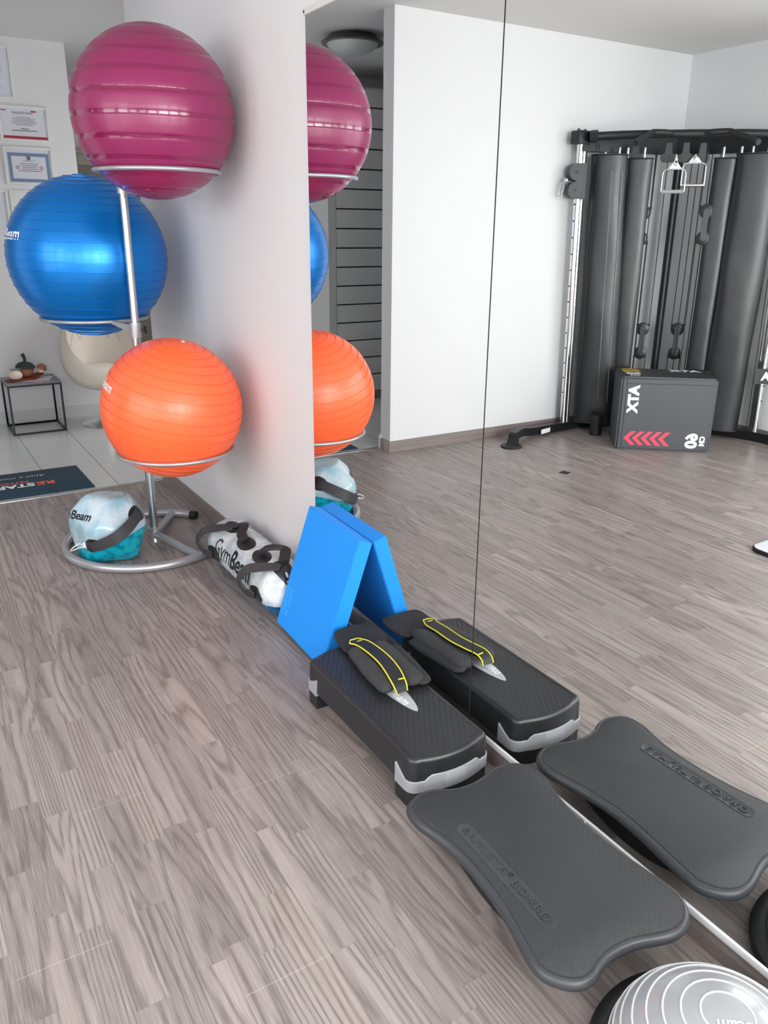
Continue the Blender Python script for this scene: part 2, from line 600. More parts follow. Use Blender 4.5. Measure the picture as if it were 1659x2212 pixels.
def frames(pts, closed=False):
    n = len(pts)
    T = []
    for i in range(n):
        if closed:
            t = pts[(i + 1) % n] - pts[i - 1]
        else:
            t = pts[min(i + 1, n - 1)] - pts[max(i - 1, 0)]
        T.append(t.normalized())
    up = Vector((0, 0, 1)) if abs(T[0].z) < 0.9 else Vector((1, 0, 0))
    nrm = (up - T[0] * up.dot(T[0])).normalized()
    Ns = [nrm]
    for i in range(1, n):
        nrm = Ns[-1] - T[i] * Ns[-1].dot(T[i])
        Ns.append(nrm.normalized())
    return T, Ns


def tube(bm, pts, r, seg=12, closed=False, cap=True, mi=0):
    pts = [Vector(p) for p in pts]
    T, Ns = frames(pts, closed)
    rings = []
    for i, p in enumerate(pts):
        b = T[i].cross(Ns[i])
        rr = r[i] if isinstance(r, (list, tuple)) else r
        rings.append([p + Ns[i] * (rr * math.cos(2 * PI * j / seg)) + b * (rr * math.sin(2 * PI * j / seg)) for j in range(seg)])
    if closed:
        rings.append(rings[0])
        # rotate to best match is skipped: planar loops keep their frame
        loft(bm, rings, True, False, False, mi)
    else:
        loft(bm, rings, True, cap, cap, mi)
    return bm


def smooth_path(pts, sub=8, closed=False):
    pts = [Vector(p) for p in pts]
    n = len(pts)
    out = []
    rng = range(n if closed else n - 1)
    for i in rng:
        p1, p2 = pts[i], pts[(i + 1) % n]
        p0 = pts[i - 1] if (closed or i > 0) else p1 * 2 - p2
        p3 = pts[(i + 2) % n] if (closed or i + 2 < n) else p2 * 2 - p1
        for s in range(sub):
            t = s / sub
            out.append(0.5 * ((2 * p1) + (p2 - p0) * t + (2 * p0 - 5 * p1 + 4 * p2 - p3) * t * t + (3 * p1 - p0 - 3 * p2 + p3) * t ** 3))
    if not closed:
        out.append(pts[-1])
    return out


def circle_pts(c, r, n=64, a0=0, a1=2 * PI, z=None):
    c = Vector(c)
    full = abs(a1 - a0 - 2 * PI) < 1e-6
    m_ = n if full else n + 1
    return [c + Vector((r * math.cos(a0 + (a1 - a0) * i / n), r * math.sin(a0 + (a1 - a0) * i / n), 0)) for i in range(m_)]


def ribbon(bm, pts, nrms, w, t, mi=0, round_ends=False):
    """flat strap along pts; nrms point away from what it lies on; w may vary"""
    pts = [Vector(p) for p in pts]
    n = len(pts)
    rings = []
    for i in range(n):
        T = (pts[min(i + 1, n - 1)] - pts[max(i - 1, 0)]).normalized()
        N_ = Vector(nrms[i]); N_ = (N_ - T * N_.dot(T)).normalized()
        S_ = T.cross(N_)
        ww = w[i] if isinstance(w, (list, tuple)) else w
        h = ww / 2
        rings.append([pts[i] + S_ * (h * a) + N_ * (t * b) for a, b in
                      ((-1, 0.25), (-0.96, 0.0), (0.96, 0.0), (1, 0.25), (1, 0.75), (0.96, 1.0), (-0.96, 1.0), (-1, 0.75))])
    loft(bm, rings, True, True, True, mi)
    return bm


def text_bm(s, size, bold=0.0, shear=0.0, align='CENTER', maxedge=None, spacing=1.0):
    cu = bpy.data.curves.new('lettering', 'FONT')
    cu.body = s
    cu.size = size
    cu.align_x = align
    cu.align_y = 'CENTER'
    cu.offset = bold
    cu.shear = shear
    cu.space_character = spacing
    cu.resolution_u = 3
    o = bpy.data.objects.new('lettering', cu)
    COL.objects.link(o)
    dg = bpy.context.evaluated_depsgraph_get()
    me = bpy.data.meshes.new_from_object(o.evaluated_get(dg))
    bm = bmesh.new()
    bm.from_mesh(me)
    bpy.data.objects.remove(o)
    bpy.data.curves.remove(cu)
    bpy.data.meshes.remove(me)
    bmesh.ops.triangulate(bm, faces=bm.faces)
    if maxedge:
        for _ in range(5):
            es = [e for e in bm.edges if e.calc_length() > maxedge]
            if not es:
                break
            bmesh.ops.subdivide_edges(bm, edges=es, cuts=1)
            bmesh.ops.triangulate(bm, faces=bm.faces)
    return bm


def gymbeam_bm(size, align='CENTER', maxedge=None):
    a = text_bm('Gym', size, -0.006 * size, 0.12, 'LEFT')
    b = text_bm('Beam', size, 0.022 * size, 0.12, 'LEFT')
    wa = max(v.co.x for v in a.verts)
    for v in b.verts:
        v.co.x += wa + 0.03 * size
    merge(a, b)
    if maxedge:
        for _ in range(5):
            es = [e for e in a.edges if e.calc_length() > maxedge]
            if not es:
                break
            bmesh.ops.subdivide_edges(a, edges=es, cuts=1)
            bmesh.ops.triangulate(a, faces=a.faces)
    x0 = min(v.co.x for v in a.verts)
    x1 = max(v.co.x for v in a.verts)
    off = {'CENTER': (x0 + x1) / 2, 'LEFT': x0, 'RIGHT': x1}[align]
    for v in a.verts:
        v.co.x -= off
    return a


def place_flat(bm, org, right, up, lift=0.0):
    right, up = Vector(right).normalized(), Vector(up).normalized()
    n = right.cross(up)
    org = Vector(org)
    for v in bm.verts:
        v.co = org + right * v.co.x + up * v.co.y + n * lift
    return bm


def place_sphere(bm, c, R, d0, up, lift=0.0012):
    d0 = Vector(d0).normalized()
    up = Vector(up)
    up = (up - d0 * up.dot(d0)).normalized()
    rt = up.cross(d0)
    c = Vector(c)
    for v in bm.verts:
        t = rt * v.co.x + up * v.co.y
        a = t.length / R
        d = d0 if a < 1e-9 else d0 * math.cos(a) + t.normalized() * math.sin(a)
        v.co = c + d * (R + lift)
    return bm


def poly_prism(bm, pts, n, depth, mi=0):
    n = Vector(n)
    a = [Vector(p) for p in pts]
    loft(bm, [a, [p + n * depth for p in a]], True, True, True, mi)
    return bm


def strips(bm, segs):
    pass


# ================================================================== STRUCTURE
bm = B(); box(bm, (LEFT_X - 0.15, BACK_Y - 0.15, -0.05), (1.53, 5.012, 0.0)); struct('floor', bm, mt['floor'])
bm = B(); box(bm, (-2.5, 5.012, -0.05), (2.75, 8.75, 0.0)); struct('floor_hallway', bm, mt['tile'])
bm = B(); box(bm, (LEFT_X - 0.15, BACK_Y - 0.15, CEIL), (2.75, 8.75, CEIL + 0.08)); struct('ceiling', bm, mt['ceiling'])
bm = B(); box(bm, (1.376, BACK_Y - 0.15, 0), (1.53, 5.03, CEIL)); struct('wall_right', bm, mt['wall'])


def wall_with_holes(fixed, t0, t1, u0, u1, holes, axis):
    """wall slab at fixed..fixed+t along axis with window openings"""
    bm = B()
    def seg(a, b, z0, z1):
        if axis == 'x':
            box(bm, (a, t0, z0), (b, t1, z1))
        else:
            box(bm, (t0, a, z0), (t1, b, z1))
    seg(u0, u1, 0, WZ0)
    seg(u0, u1, WZ1, CEIL)
    cur = u0
    for a, b in holes:
        seg(cur, a, WZ0, WZ1)
        cur = b
    seg(cur, u1, WZ0, WZ1)
    return bm


struct('wall_back', wall_with_holes(BACK_Y, BACK_Y - 0.15, BACK_Y, LEFT_X - 0.15, 1.376, WIN_BACK, 'x'), mt['wall'])
struct('wall_left', wall_with_holes(LEFT_X, LEFT_X - 0.15, LEFT_X, BACK_Y, 5.0, WIN_LEFT, 'y'), mt['wall'])
bm = B(); box(bm, (LEFT_X, 4.869, 0), (-0.277, 5.0, CEIL)); struct('wall_far', bm, mt['wall'])
bm = B(); box(bm, (-2.5, 7.2, 0), (1.49, 8.75, CEIL)); struct('wall_hallway', bm, mt['wall'])
bm = B(); box(bm, (1.49, 8.6, 0), (2.75, 8.75, CEIL)); struct('wall_corridor', bm, mt['wall'])
bm = B(); box(bm, (2.6, 5.03, 0), (2.75, 8.6, CEIL)); struct('wall_hallway_right', bm, mt['wall'])
bm = B(); box(bm, (1.53, 4.9, 0), (2.6, 5.03, CEIL)); struct('wall_hallway_front', bm, mt['wall'])
bm = B(); box(bm, (-2.5, 5.0, 0), (-2.35, 7.2, CEIL)); struct('wall_hallway_left', bm, mt['wall'])

n = 0
for (a, b) in WIN_BACK:
    n += 1
    bm = B()
    y0, y1 = BACK_Y - 0.11, BACK_Y - 0.05
    for lo, hi in (((a, y0, WZ0), (a + 0.06, y1, WZ1)), ((b - 0.06, y0, WZ0), (b, y1, WZ1)),
                   ((a + 0.06, y0, WZ0), (b - 0.06, y1, WZ0 + 0.06)), ((a + 0.06, y0, WZ1 - 0.06), (b - 0.06, y1, WZ1))):
        box(bm, lo, hi)
    w_ = struct('window_%d' % n, bm, mt['window_frame'])
    bm = B(); box(bm, (a + 0.06, BACK_Y - 0.085, WZ0 + 0.06), (b - 0.06, BACK_Y - 0.079, WZ1 - 0.06)); struct('window_pane', bm, mt['glass'], w_)
for (a, b) in WIN_LEFT:
    n += 1
    bm = B()
    x0, x1 = LEFT_X - 0.11, LEFT_X - 0.05
    for lo, hi in (((x0, a, WZ0), (x1, a + 0.06, WZ1)), ((x0, b - 0.06, WZ0), (x1, b, WZ1)),
                   ((x0, a + 0.06, WZ0), (x1, b - 0.06, WZ0 + 0.06)), ((x0, a + 0.06, WZ1 - 0.06), (x1, b - 0.06, WZ1))):
        box(bm, lo, hi)
    w_ = struct('window_%d' % n, bm, mt['window_frame'])
    bm = B(); box(bm, (LEFT_X - 0.085, a + 0.06, WZ0 + 0.06), (LEFT_X - 0.079, b - 0.06, WZ1 - 0.06)); struct('window_pane', bm, mt['glass'], w_)

bm = B(); box(bm, (1.364, BACK_Y, 0), (1.376, 5.02, 0.062)); box(bm, (1.3662, 2.79, 0.062), (1.376, 5.02, 0.081)); struct('baseboard_right', bm, mt['skirting'])
bm = B(); box(bm, (LEFT_X, 4.857, 0), (-0.265, 4.869, 0.081)); box(bm, (-0.277, 4.869, 0), (-0.265, 4.985, 0.081)); struct('baseboard_far', bm, mt['skirting'])
bm = B(); box(bm, (LEFT_X, BACK_Y, 0), (LEFT_X + 0.012, 4.857, 0.081)); struct('baseboard_left', bm, mt['skirting'])
bm = B(); box(bm, (-2.35, 7.19, 0), (1.5, 7.2, 0.095)); box(bm, (1.49, 7.2, 0), (1.5, 8.6, 0.095)); box(bm, (-0.277, 4.985, 0), (-0.262, 5.01, 0.11)); struct('baseboard_hallway', bm, mt['tile_skirt'])
bm = B()
box(bm, (-0.27, 5.0, 0.0), (1.376, 5.03, 0.004), 0.0015); struct('trim_1', bm, mt['alu'])
bm = B()
for lo, hi in (((2.56, 5.75, 0.1), (2.6, 5.81, 2.4)), ((2.56, 6.89, 0.1), (2.6, 6.95, 2.4)), ((2.56, 5.81, 0.1), (2.6, 6.89, 0.16)), ((2.56, 5.81, 2.34), (2.6, 6.89, 2.4))):
    box(bm, lo, hi)
n += 1
w_ = struct('window_%d' % n, bm, mt['window_frame'])
bm = B(); box(bm, (2.592, 5.81, 0.16), (2.597, 6.89, 2.34)); struct('window_pane', bm, mt['glass'], w_)
# corridor door
bm = B()
for lo, hi in (((1.70, 8.56, 0), (1.78, 8.6, 2.2)), ((2.46, 8.56, 0), (2.54, 8.6, 2.2)), ((1.78, 8.56, 2.1), (2.46, 8.6, 2.2)), ((1.68, 8.55, 2.2), (2.56, 8.6, 2.24))):
    box(bm, lo, hi, 0.004)
dr = struct('door_1', bm, mt['beige_door'])
bm = B(); box(bm, (1.78, 8.57, 0.005), (2.46, 8.598, 2.1)); struct('door_leaf', bm, mt['grey_door'], dr)
bm = B(); tube(bm, [(1.84, 8.57, 1.02), (1.84, 8.52, 1.02), (1.96, 8.52, 1.02)], 0.009); struct('door_handle', bm, mt['alu'], dr)

# ================================================================== MIRRORS
def mirror_panel(y0, y1, label):
    bm = B()
    box(bm, (D, y0, 0.0805), (1.3700, y1, 2.2235))
    for f in bm.faces:
        f.normal_update()
        f.material_index = 0 if f.normal.x < -0.9 else (2 if (y1 > 2 and f.normal.y < -0.9) or (y1 < 2 and f.normal.y > 0.9) else 1)
    o = obj('wall_mirror', bm, [mt['mirror'], mt['mirror_edge'], mt['mirror_seam']], ang=10)
    tag(o, label, 'mirror', 'mirror panels on the right wall')
    return o


mirror_panel(1.7180, 2.782, 'tall mirror panel nearest the exercise balls, ending left of the dark seam')
mirror_panel(-1.95, 1.7130, 'wide mirror panel right of the dark seam, beside the balance board')  # unseen rear stretch lengthened to throw window light into the machine corner
bm = B(); box(bm, (1.3600, -1.95, 0.0625), (1.376, 2.784, 0.0805), 0.001)
for yy in (0.45, 1.2, 2.0):
    lathe(bm, [(0, 0.0), (0.004, 0.0), (0.004, 0.002), (0, 0.003)], (1.3600, yy, 0.0735), 12, (-1, 0, 0))
tag(obj('mirror_rail', bm, mt['white']), 'white rail holding the bottom edge of the mirrors above the skirting', 'rail')
bm = B(); box(bm, (1.3600, -1.95, 2.2238), (1.376, 2.79, 2.2445), 0.001)
r0 = obj('mirror_rail', bm, mt['white']); tag(r0, 'white rail along the top edge of the wall mirrors', 'rail')
bm = B(); lathe(bm, [(0, 0.0), (0.0045, 0.0), (0.0045, 0.0015), (0, 0.0022)], (1.3600, 2.783, 2.233), 12, (-1, 0, 0)); obj('screw', bm, mt['black'], r0)
bm = B(); box(bm, (1.3708, 1.700, 0.0805), (1.376, 1.730, 2.2235)); tag(obj('mirror_backing', bm, mt['mirror_seam']), 'dark grey backing strip behind the seam between the two mirrors', 'backing strip')  # added strip: shade of the open gap put in as dark grey

# ================================================================== EXERCISE BALLS
def ball_profile(R, groove_lats, hw, depth):
    """profile from south to north pole with grooves (negative depth = ridges)"""
    prof, mis = [], []
    lats = []
    a = -90.0
    while a < 90.01:
        lats.append(a)
        a += 3.0
    for g in groove_lats:
        lats += [g - hw, g - hw * 0.8, g, g + hw * 0.8, g + hw]
    lats = sorted(set(round(v, 3) for v in lats))
    for a in lats:
        dmin = min(abs(a - g) for g in groove_lats)
        k = 0.0
        if dmin < hw:
            k = 1.0 if dmin <= hw * 0.81 else (hw - dmin) / (hw * 0.2)
        r = R - depth * k
        t = math.radians(a)
        prof.append((max(0.0, r * math.cos(t)), r * math.sin(t)))
        mis.append(1 if dmin < hw * 0.9 else 0)
    prof[0] = (0, prof[0][1]); prof[-1] = (0, prof[-1][1])
    seg = []
    for i in range(len(lats) - 1):
        mid = (lats[i] + lats[i + 1]) / 2
        seg.append(1 if min(abs(mid - g) for g in groove_lats) < hw * 0.95 else 0)
    return prof, seg


CM, RM = Vector((1.0440, 3.515, 1.974)), 0.318
pr, sg = ball_profile(RM, [-74, -60, -46, -32, -18, -3.5, 10.5, 25, 39, 52, 66], 1.7, 0.0007)
bm = B(); lathe(bm, pr, CM, 96, (0.0, -0.03, 1), mis=sg)
mb = obj('exercise_ball', bm, [mt['magenta'], mt['magenta_groove']], ang=60)
tag(mb, 'magenta exercise ball with glossy bands on the top ring of the stand', 'exercise ball', 'exercise balls on the stand')
bm = B()
dv = Vector((-0.251, -0.36, -0.898)).normalized()
lathe(bm, [(0.030, -0.003), (0.030, 0.001), (0.024, 0.003), (0.012, 0.003), (0.010, 0.006), (0, 0.006)], CM + dv * (RM - 0.0005), 24, dv)
obj('valve_plug', bm, mt['magenta_groove'], mb)

CB, RB = Vector((0.9065, 4.345, 1.4065)), 0.3797
gl = [-84 + 7.0 * i for i in range(25)]
pr, sg = ball_profile(RB, gl, 0.50, -0.0026)
bm = B(); lathe(bm, pr, CB, 96, (0.015, -0.05, 1), mis=[0] * len(sg))
bb = obj('exercise_ball', bm, mt['blue'], ang=60)
tag(bb, 'pearly blue exercise ball on the middle ring of the stand', 'exercise ball', 'exercise balls on the stand')
bm = gymbeam_bm(0.075, 'RIGHT', 0.008)
place_sphere(bm, CB, RB, (-0.862, -0.425, 0.276), (0.02, -0.05, 1), 0.002)
obj('printed_lettering', bm, mt['print_white'], bb, clean=False)

CO, RO = Vector((1.020, 3.5, 0.789)), 0.3070
axo = (Vector((0, 0, 1)) + Vector((0.856, -0.517, 0.0085)) * 0.20 + Vector((0, -0.10, 0))).normalized()
gl = [-80 + 8.0 * i for i in range(21)]
pr, sg = ball_profile(RO, gl, 0.62, 0.0030)
bm = B(); lathe(bm, pr, CO, 96, axo, mis=[0] * len(sg))
ob = obj('exercise_ball', bm, mt['orange'], ang=60)
tag(ob, 'orange exercise ball on the lowest ring of the stand', 'exercise ball', 'exercise balls on the stand')
bm = gymbeam_bm(0.056, 'RIGHT', 0.006)
place_sphere(bm, CO, RO, (-0.887, -0.252, 0.388), axo, 0.001)
obj('printed_lettering', bm, mt['print_white'], ob, clean=False)
bm = B()
lathe(bm, [(0.008, -0.003), (0.008, 0.002), (0.005, 0.004), (0, 0.004)], CO + axo * (RO - 0.001), 16, axo)
obj('valve_plug', bm, mt['print_white'], ob)

# ================================================================== BALL STAND
PX, PY = 1.006, 3.955
st = thing('ball_stand', (PX, PY, 0), 'silver tube stand holding three exercise balls on rings', 'ball stand')
RC, RR, TR = Vector((0.966, 3.962, 0.0215)), 0.398, 0.0215
a_end = math.atan2(4.1987 - RC.y, 1.2941 - RC.x)
a_start = a_end - 2 * PI + math.radians(74)
# horseshoe from the far capped end round the left and front to the second end by the wall
pts = circle_pts(RC, RR, 72, a_end, a_end + math.radians(292))
bm = B(); tube(bm, pts, TR, 16); obj('base_ring', bm, mt['silver'], st)
for e, nx in ((pts[0], pts[1]), (pts[-1], pts[-2])):
    d = (e - nx).normalized()
    bm = B(); tube(bm, [e - d * 0.012, e + d * 0.022], TR + 0.0022, 20); obj('end_cap', bm, mt['rubber'], st)
bm = B(); lathe(bm, [(0.026, 0.0), (0.026, 0.006), (0.0235, 0.010), (0.0235, 0.072), (0.034, 0.074), (0.034, 0.078), (0.0235, 0.080)], (PX, PY, 0), 28); obj('socket', bm, mt['silver'], st)
q1 = RC + Vector((math.cos(a_end + 0.42), math.sin(a_end + 0.42), 0)) * (RR - 0.01)
q2 = RC + Vector((math.cos(math.radians(-66)), math.sin(math.radians(-66)), 0)) * (RR - 0.01)
q1, q2 = Vector((1.196, 4.275, 0.0215)), Vector((1.118, 3.61, 0.0215))
for q in (q1, q2):
    bm = B(); tube(bm, [(PX, PY, 0.040), (PX + (q.x - PX) * 0.5, PY + (q.y - PY) * 0.5, 0.032), q], 0.0200, 14); obj('base_arm', bm, mt['silver'], st)
bm = B()
pb = Vector((PX, PY, 0.15)); pe = Vector((PX, PY, 0.05)).lerp(q1, 0.55)
bm.free()
bm = B(); tube(bm, [(PX, PY, 0.075), (PX, PY, 1.06)], 0.0205, 20); obj('lower_pole', bm, mt['pole'], st)
bm = B(); tube(bm, [(PX, PY, 1.06), (PX, PY, 1.775)], 0.0185, 20); obj('upper_pole', bm, mt['pole'], st)
ZM, RRM = 1.762, 0.2455
ZB, RRB = 1.114, 0.2560
ZO, RRO = 0.600, 0.2500
for zc, nm in ((1.085, 'collar'), (1.725, 'collar'), (0.575, 'collar')):
    bm = B(); lathe(bm, [(0.0195, -0.035), (0.0265, -0.035), (0.0265, 0.035), (0.0195, 0.035)], (PX, PY, zc), 28, cap=False)
    co = obj('collar', bm, mt['silver'], st)
    bm = B()
    kd = Vector((0.9, -0.44, 0))
    k0 = Vector((PX, PY, zc)) + kd * 0.024
    tube(bm, [k0, k0 + kd * 0.022], 0.006, 10)
    side = kd.cross(Vector((0, 0, 1)))
    for s in (1, -1):
        tube(bm, [k0 + kd * 0.018, k0 + kd * 0.024 + (Vector((0, 0, 1)) * 0.8 + side * 0.35) * 0.020 * s], [0.006, 0.007], 10)
    obj('clamp_knob', bm, mt['black'], co)
for (c, R_, z, zc) in ((CM, RRM, ZM, 1.725), (CB, RRB, ZB, 1.085), (CO, RRO, ZO, 0.575)):
    bm = B(); tube(bm, circle_pts((c.x, c.y, z), R_ + 0.004, 72), 0.0088, 12, closed=True); obj('cradle_ring', bm, mt['silver'], st)
    dvec = Vector((c.x - PX, c.y - PY, 0)); L = dvec.length; dvec.normalize()
    near = Vector((c.x, c.y, z)) - dvec * (R_ + 0.004) if L > R_ else Vector((c.x, c.y, z)) - dvec * (R_ + 0.004)
    bm = B()
    p0 = Vector((PX, PY, zc)) + dvec * 0.02
    if c is CB:
        near = Vector((c.x + 0.02, c.y - R_ - 0.003, z))
    up = Vector((0, 0, 1)); sd = (near - p0).normalized().cross(up).normalized()
    rings = []
    for p, h in ((p0, 0.020), (p0.lerp(near, 0.5), 0.014), (near, 0.007)):
        rings.append([p + sd * 0.007 + up * h, p - sd * 0.007 + up * h, p - sd * 0.007 - up * h, p + sd * 0.007 - up * h])
    loft(bm, rings)
    obj('cradle_arm', bm, mt['silver'], st)

# ================================================================== AQUA WEIGHT BALL
CA = Vector((0.765, 3.856, 0.1660))
PL = [((0, 0, -1), 0.1660), ((0.1, 0.05, 1), 0.158), ((-0.62, -0.35, 0.62), 0.158), ((0.2, -0.8, 0.56), 0.168), ((0.8, -0.15, 0.5), 0.166), ((0.3, 0.8, 0.5), 0.165), ((-0.5, 0.7, 0.5), 0.165),
      ((-0.9, -0.25, -0.10), 0.152), ((-0.35, -0.86, -0.35), 0.166), ((0.45, -0.85, -0.2), 0.170), ((0.92, -0.2, -0.3), 0.165), ((0.5, 0.8, -0.2), 0.166), ((-0.5, 0.8, -0.2), 0.166), ((-0.2, -0.75, -0.62), 0.170), ((0, 0.6, -0.78), 0.165)]
PL = [(Vector(n_).normalized(), h) for n_, h in PL]


def aqua_r(d):
    s = 0.0
    for n_, h in PL:
        k = n_.dot(d)
        if k > 0:
            s += (k / h) ** 16
    return s ** (-1 / 16.0)


bm = B()
bmesh.ops.create_icosphere(bm, subdivisions=5, radius=1.0)
wn = Vector((-0.28, 0.10, 1)).normalized()
for v in bm.verts:
    d = v.co.normalized()
    v.co = CA + d * aqua_r(d)
aq = obj('water_ball', bm, mt['aqua'], ang=180)
tag(aq, 'pale blue water-filled weight ball with black handle, sitting inside the stand base', 'weight ball')


def apt(d, lift=0.0):
    d = Vector(d).normalized()
    return CA + d * (aqua_r(d) + lift)


bm = gymbeam_bm(0.062, 'RIGHT', 0.008)
d0 = Vector((-0.600, -0.600, 0.520)).normalized()
upv = Vector((0.12, 0, 1)); upv = (upv - d0 * upv.dot(d0)).normalized(); rtv = upv.cross(d0)
for v in bm.verts:
    t = rtv * v.co.x + upv * v.co.y
    a = t.length / 0.168
    d = d0 if a < 1e-9 else d0 * math.cos(a) + t.normalized() * math.sin(a)
    v.co = apt(d, 0.002)
obj('printed_lettering', bm, mt['print_black'], aq, clean=False)
PD1, PD2 = Vector((-0.665, -0.70, -0.27)).normalized(), Vector((0.60, -0.665, 0.44)).normalized()
hp, hn = [], []
for i in range(25):
    t = i / 24
    d = PD1.slerp(PD2, t)
    d = (d + Vector((0.0, 0, -0.05)) * math.sin(PI * t)).normalized()
    lift = 0.004 + 0.030 * math.sin(PI * t) ** 0.6 if 0 < t < 1 else 0.004
    hp.append(apt(d, lift)); hn.append(d)
bm = B(); ribbon(bm, hp, hn, [0.050 + 0.008 * math.sin(PI * i / 24) for i in range(25)], 0.007)
obj('handle', bm, mt['strap'], aq)
chord = (PD2 - PD1).normalized()
for pd in (PD1, PD2):
    bm = B()
    ch = (chord - pd * chord.dot(pd)).normalized(); sd = ch.cross(pd)
    rings = []
    for k, lf in ((1.0, -0.004), (1.0, 0.003), (0.85, 0.0045), (0.45, 0.0045), (0.02, 0.0045)):
        rings.append([apt(pd + (ch * (0.30 * math.cos(2 * PI * j / 28)) + sd * (0.215 * math.sin(2 * PI * j / 28))) * k, lf) for j in range(28)])
    loft(bm, rings)
    obj('handle_patch', bm, mt['black'], aq)
vd = Vector((-0.93, -0.42, -0.42)).normalized()
bm = B(); lathe(bm, [(0, -0.004), (0.017, -0.004), (0.017, 0.003), (0.013, 0.005), (0.006, 0.005), (0.006, 0.012), (0, 0.012)], apt(vd), 20, vd); vv = obj('valve', bm, mt['print_white'], aq)
va = apt(vd, 0.010)
bm = B(); tube(bm, smooth_path([va, va + Vector((-0.018, -0.015, 0.026)), va + Vector((-0.050, -0.012, 0.010)), va + Vector((-0.058, 0.004, -0.010)), va + Vector((-0.028, 0.004, -0.004)), va + Vector((0, 0.004, 0))], 6), 0.0022, 8); obj('valve_cord', bm, mt['print_white'], vv)

# ================================================================== WATER TUBE BAG
BX, BZ, BR = 1.246, 0.1165, 0.1160
Y0, Y1 = 2.762, 3.558
DYB = -0.055


def bag_r(y):
    e = 0.085
    k = 1.0
    if y < Y0 + e:
        t = (y - Y0) / e
        k = math.sqrt(max(0.0, 1 - (1 - t) ** 2))
    elif y > Y1 - e:
        t = (Y1 - y) / e
        k = math.sqrt(max(0.0, 1 - (1 - t) ** 2))
    w = 1.0 - 0.030 * math.exp(-((y - 3.065) / 0.05) ** 2) - 0.03 * math.exp(-((y - 3.385) / 0.04) ** 2) - 0.04 * math.exp(-((y - 2.885) / 0.03) ** 2)
    return BR * k * w


def bagpt(y, deg, lift=0.0):
    a = math.radians(deg)
    r = bag_r(y) + lift
    return Vector((BX + r * math.cos(a), y, max(BZ + r * math.sin(a), 0.0015 if lift <= 0.0 else 0.002)))


random.seed(4)
bm = B()
ys = [Y0 + 0.085 * (1 - math.cos(PI / 2 * i / 10)) for i in range(11)] + [Y0 + 0.085 + (Y1 - Y0 - 0.17) * i / 44 for i in range(1, 44)] + [Y1 - 0.085 * (1 - math.cos(PI / 2 * (10 - i) / 10)) for i in range(11)]
rings = []
for y in ys:
    ring = []
    for j in range(56):
        dg = 360 * j / 56
        wr = 0.0022 * math.sin(j * 1.3 + y * 60) * math.sin(y * 31 + j * 0.4) if 0.02 < (y - Y0) < (Y1 - Y0 - 0.02) else 0
        ring.append(bagpt(y, dg, wr - 0.0001 if bag_r(y) > 0.03 else 0))
    rings.append(ring)
loft(bm, rings)
bag = obj('water_bag', bm, mt['bagwhite'], ang=60)
tag(bag, 'long frosted water-filled weight tube with black handles, lying along the wall', 'weight bag')


def bag_patch(y, deg, ly, ld, lift=0.003):
    y += DYB
    bm = B()
    rings = []
    for k, lf in ((1.0, -0.003), (1.0, lift), (0.9, lift + 0.0015), (0.5, lift + 0.0015), (0.02, lift + 0.0015)):
        rings.append([bagpt(y + ly * k * math.cos(2 * PI * j / 32), deg + ld * k * math.sin(2 * PI * j / 32), lf) for j in range(32)])
    loft(bm, rings)
    return obj('handle_patch', bm, mt['black'], bag)


bag_patch(3.455, 187, 0.075, 17)
bag_patch(2.945, 187, 0.060, 16)
bag_patch(3.42, 100, 0.075, 20)
bag_patch(3.215, 112, 0.070, 19)
bag_patch(3.04, 112, 0.070, 19)
bag_patch(2.87, 100, 0.075, 20)


def bag_handle(keys, w=0.045, t=0.006, m_='strap'):
    pts = smooth_path([bagpt(k[0] + DYB, k[1], k[2]) for k in keys], 8)
    nr = []
    for p in pts:
        v = Vector((p.x - BX, 0, p.z - BZ))
        nr.append(v.normalized() if v.length > 1e-4 else Vector((0, 0, 1)))
    bm = B(); ribbon(bm, pts, nr, w, t)
    return obj('handle', bm, mt[m_], bag)


bag_handle([(3.40, 104, 0.006), (3.44, 124, 0.022), (3.50, 146, 0.046), (3.53, 166, 0.050), (3.51, 183, 0.030), (3.465, 192, 0.006)])
bag_handle([(2.875, 104, 0.006), (2.915, 126, 0.022), (2.975, 146, 0.046), (3.005, 165, 0.050), (2.990, 182, 0.030), (2.955, 192, 0.006)])
bag_handle([(3.40, 96, 0.006), (3.37, 88, 0.020), (3.33, 92, 0.026), (3.29, 104, 0.016), (3.25, 110, 0.022), (3.215, 112, 0.012)], 0.044, 0.009, 'strap_plain')
bag_handle([(3.05, 112, 0.010), (3.02, 104, 0.030), (2.985, 92, 0.040), (2.955, 80, 0.042), (2.925, 84, 0.024), (2.895, 92, 0.008)], 0.046, 0.010, 'strap_plain')
bm = gymbeam_bm(0.120, 'CENTER', 0.012)
for v in bm.verts:
    v.co = bagpt(3.170 - v.co.x * 0.86, 163 - math.degrees(v.co.y / BR), 0.0024)
obj('printed_lettering', bm, mt['print_black'], bag, clean=False)
bm = B(); lathe(bm, [(0.02, 0.0), (0.02, 0.012), (0.014, 0.016), (0.0, 0.016)], (BX - 0.01, Y0 + 0.008, BZ + 0.02), 20, (0, -1, 0.1)); obj('valve_plug', bm, mt['black'], bag)

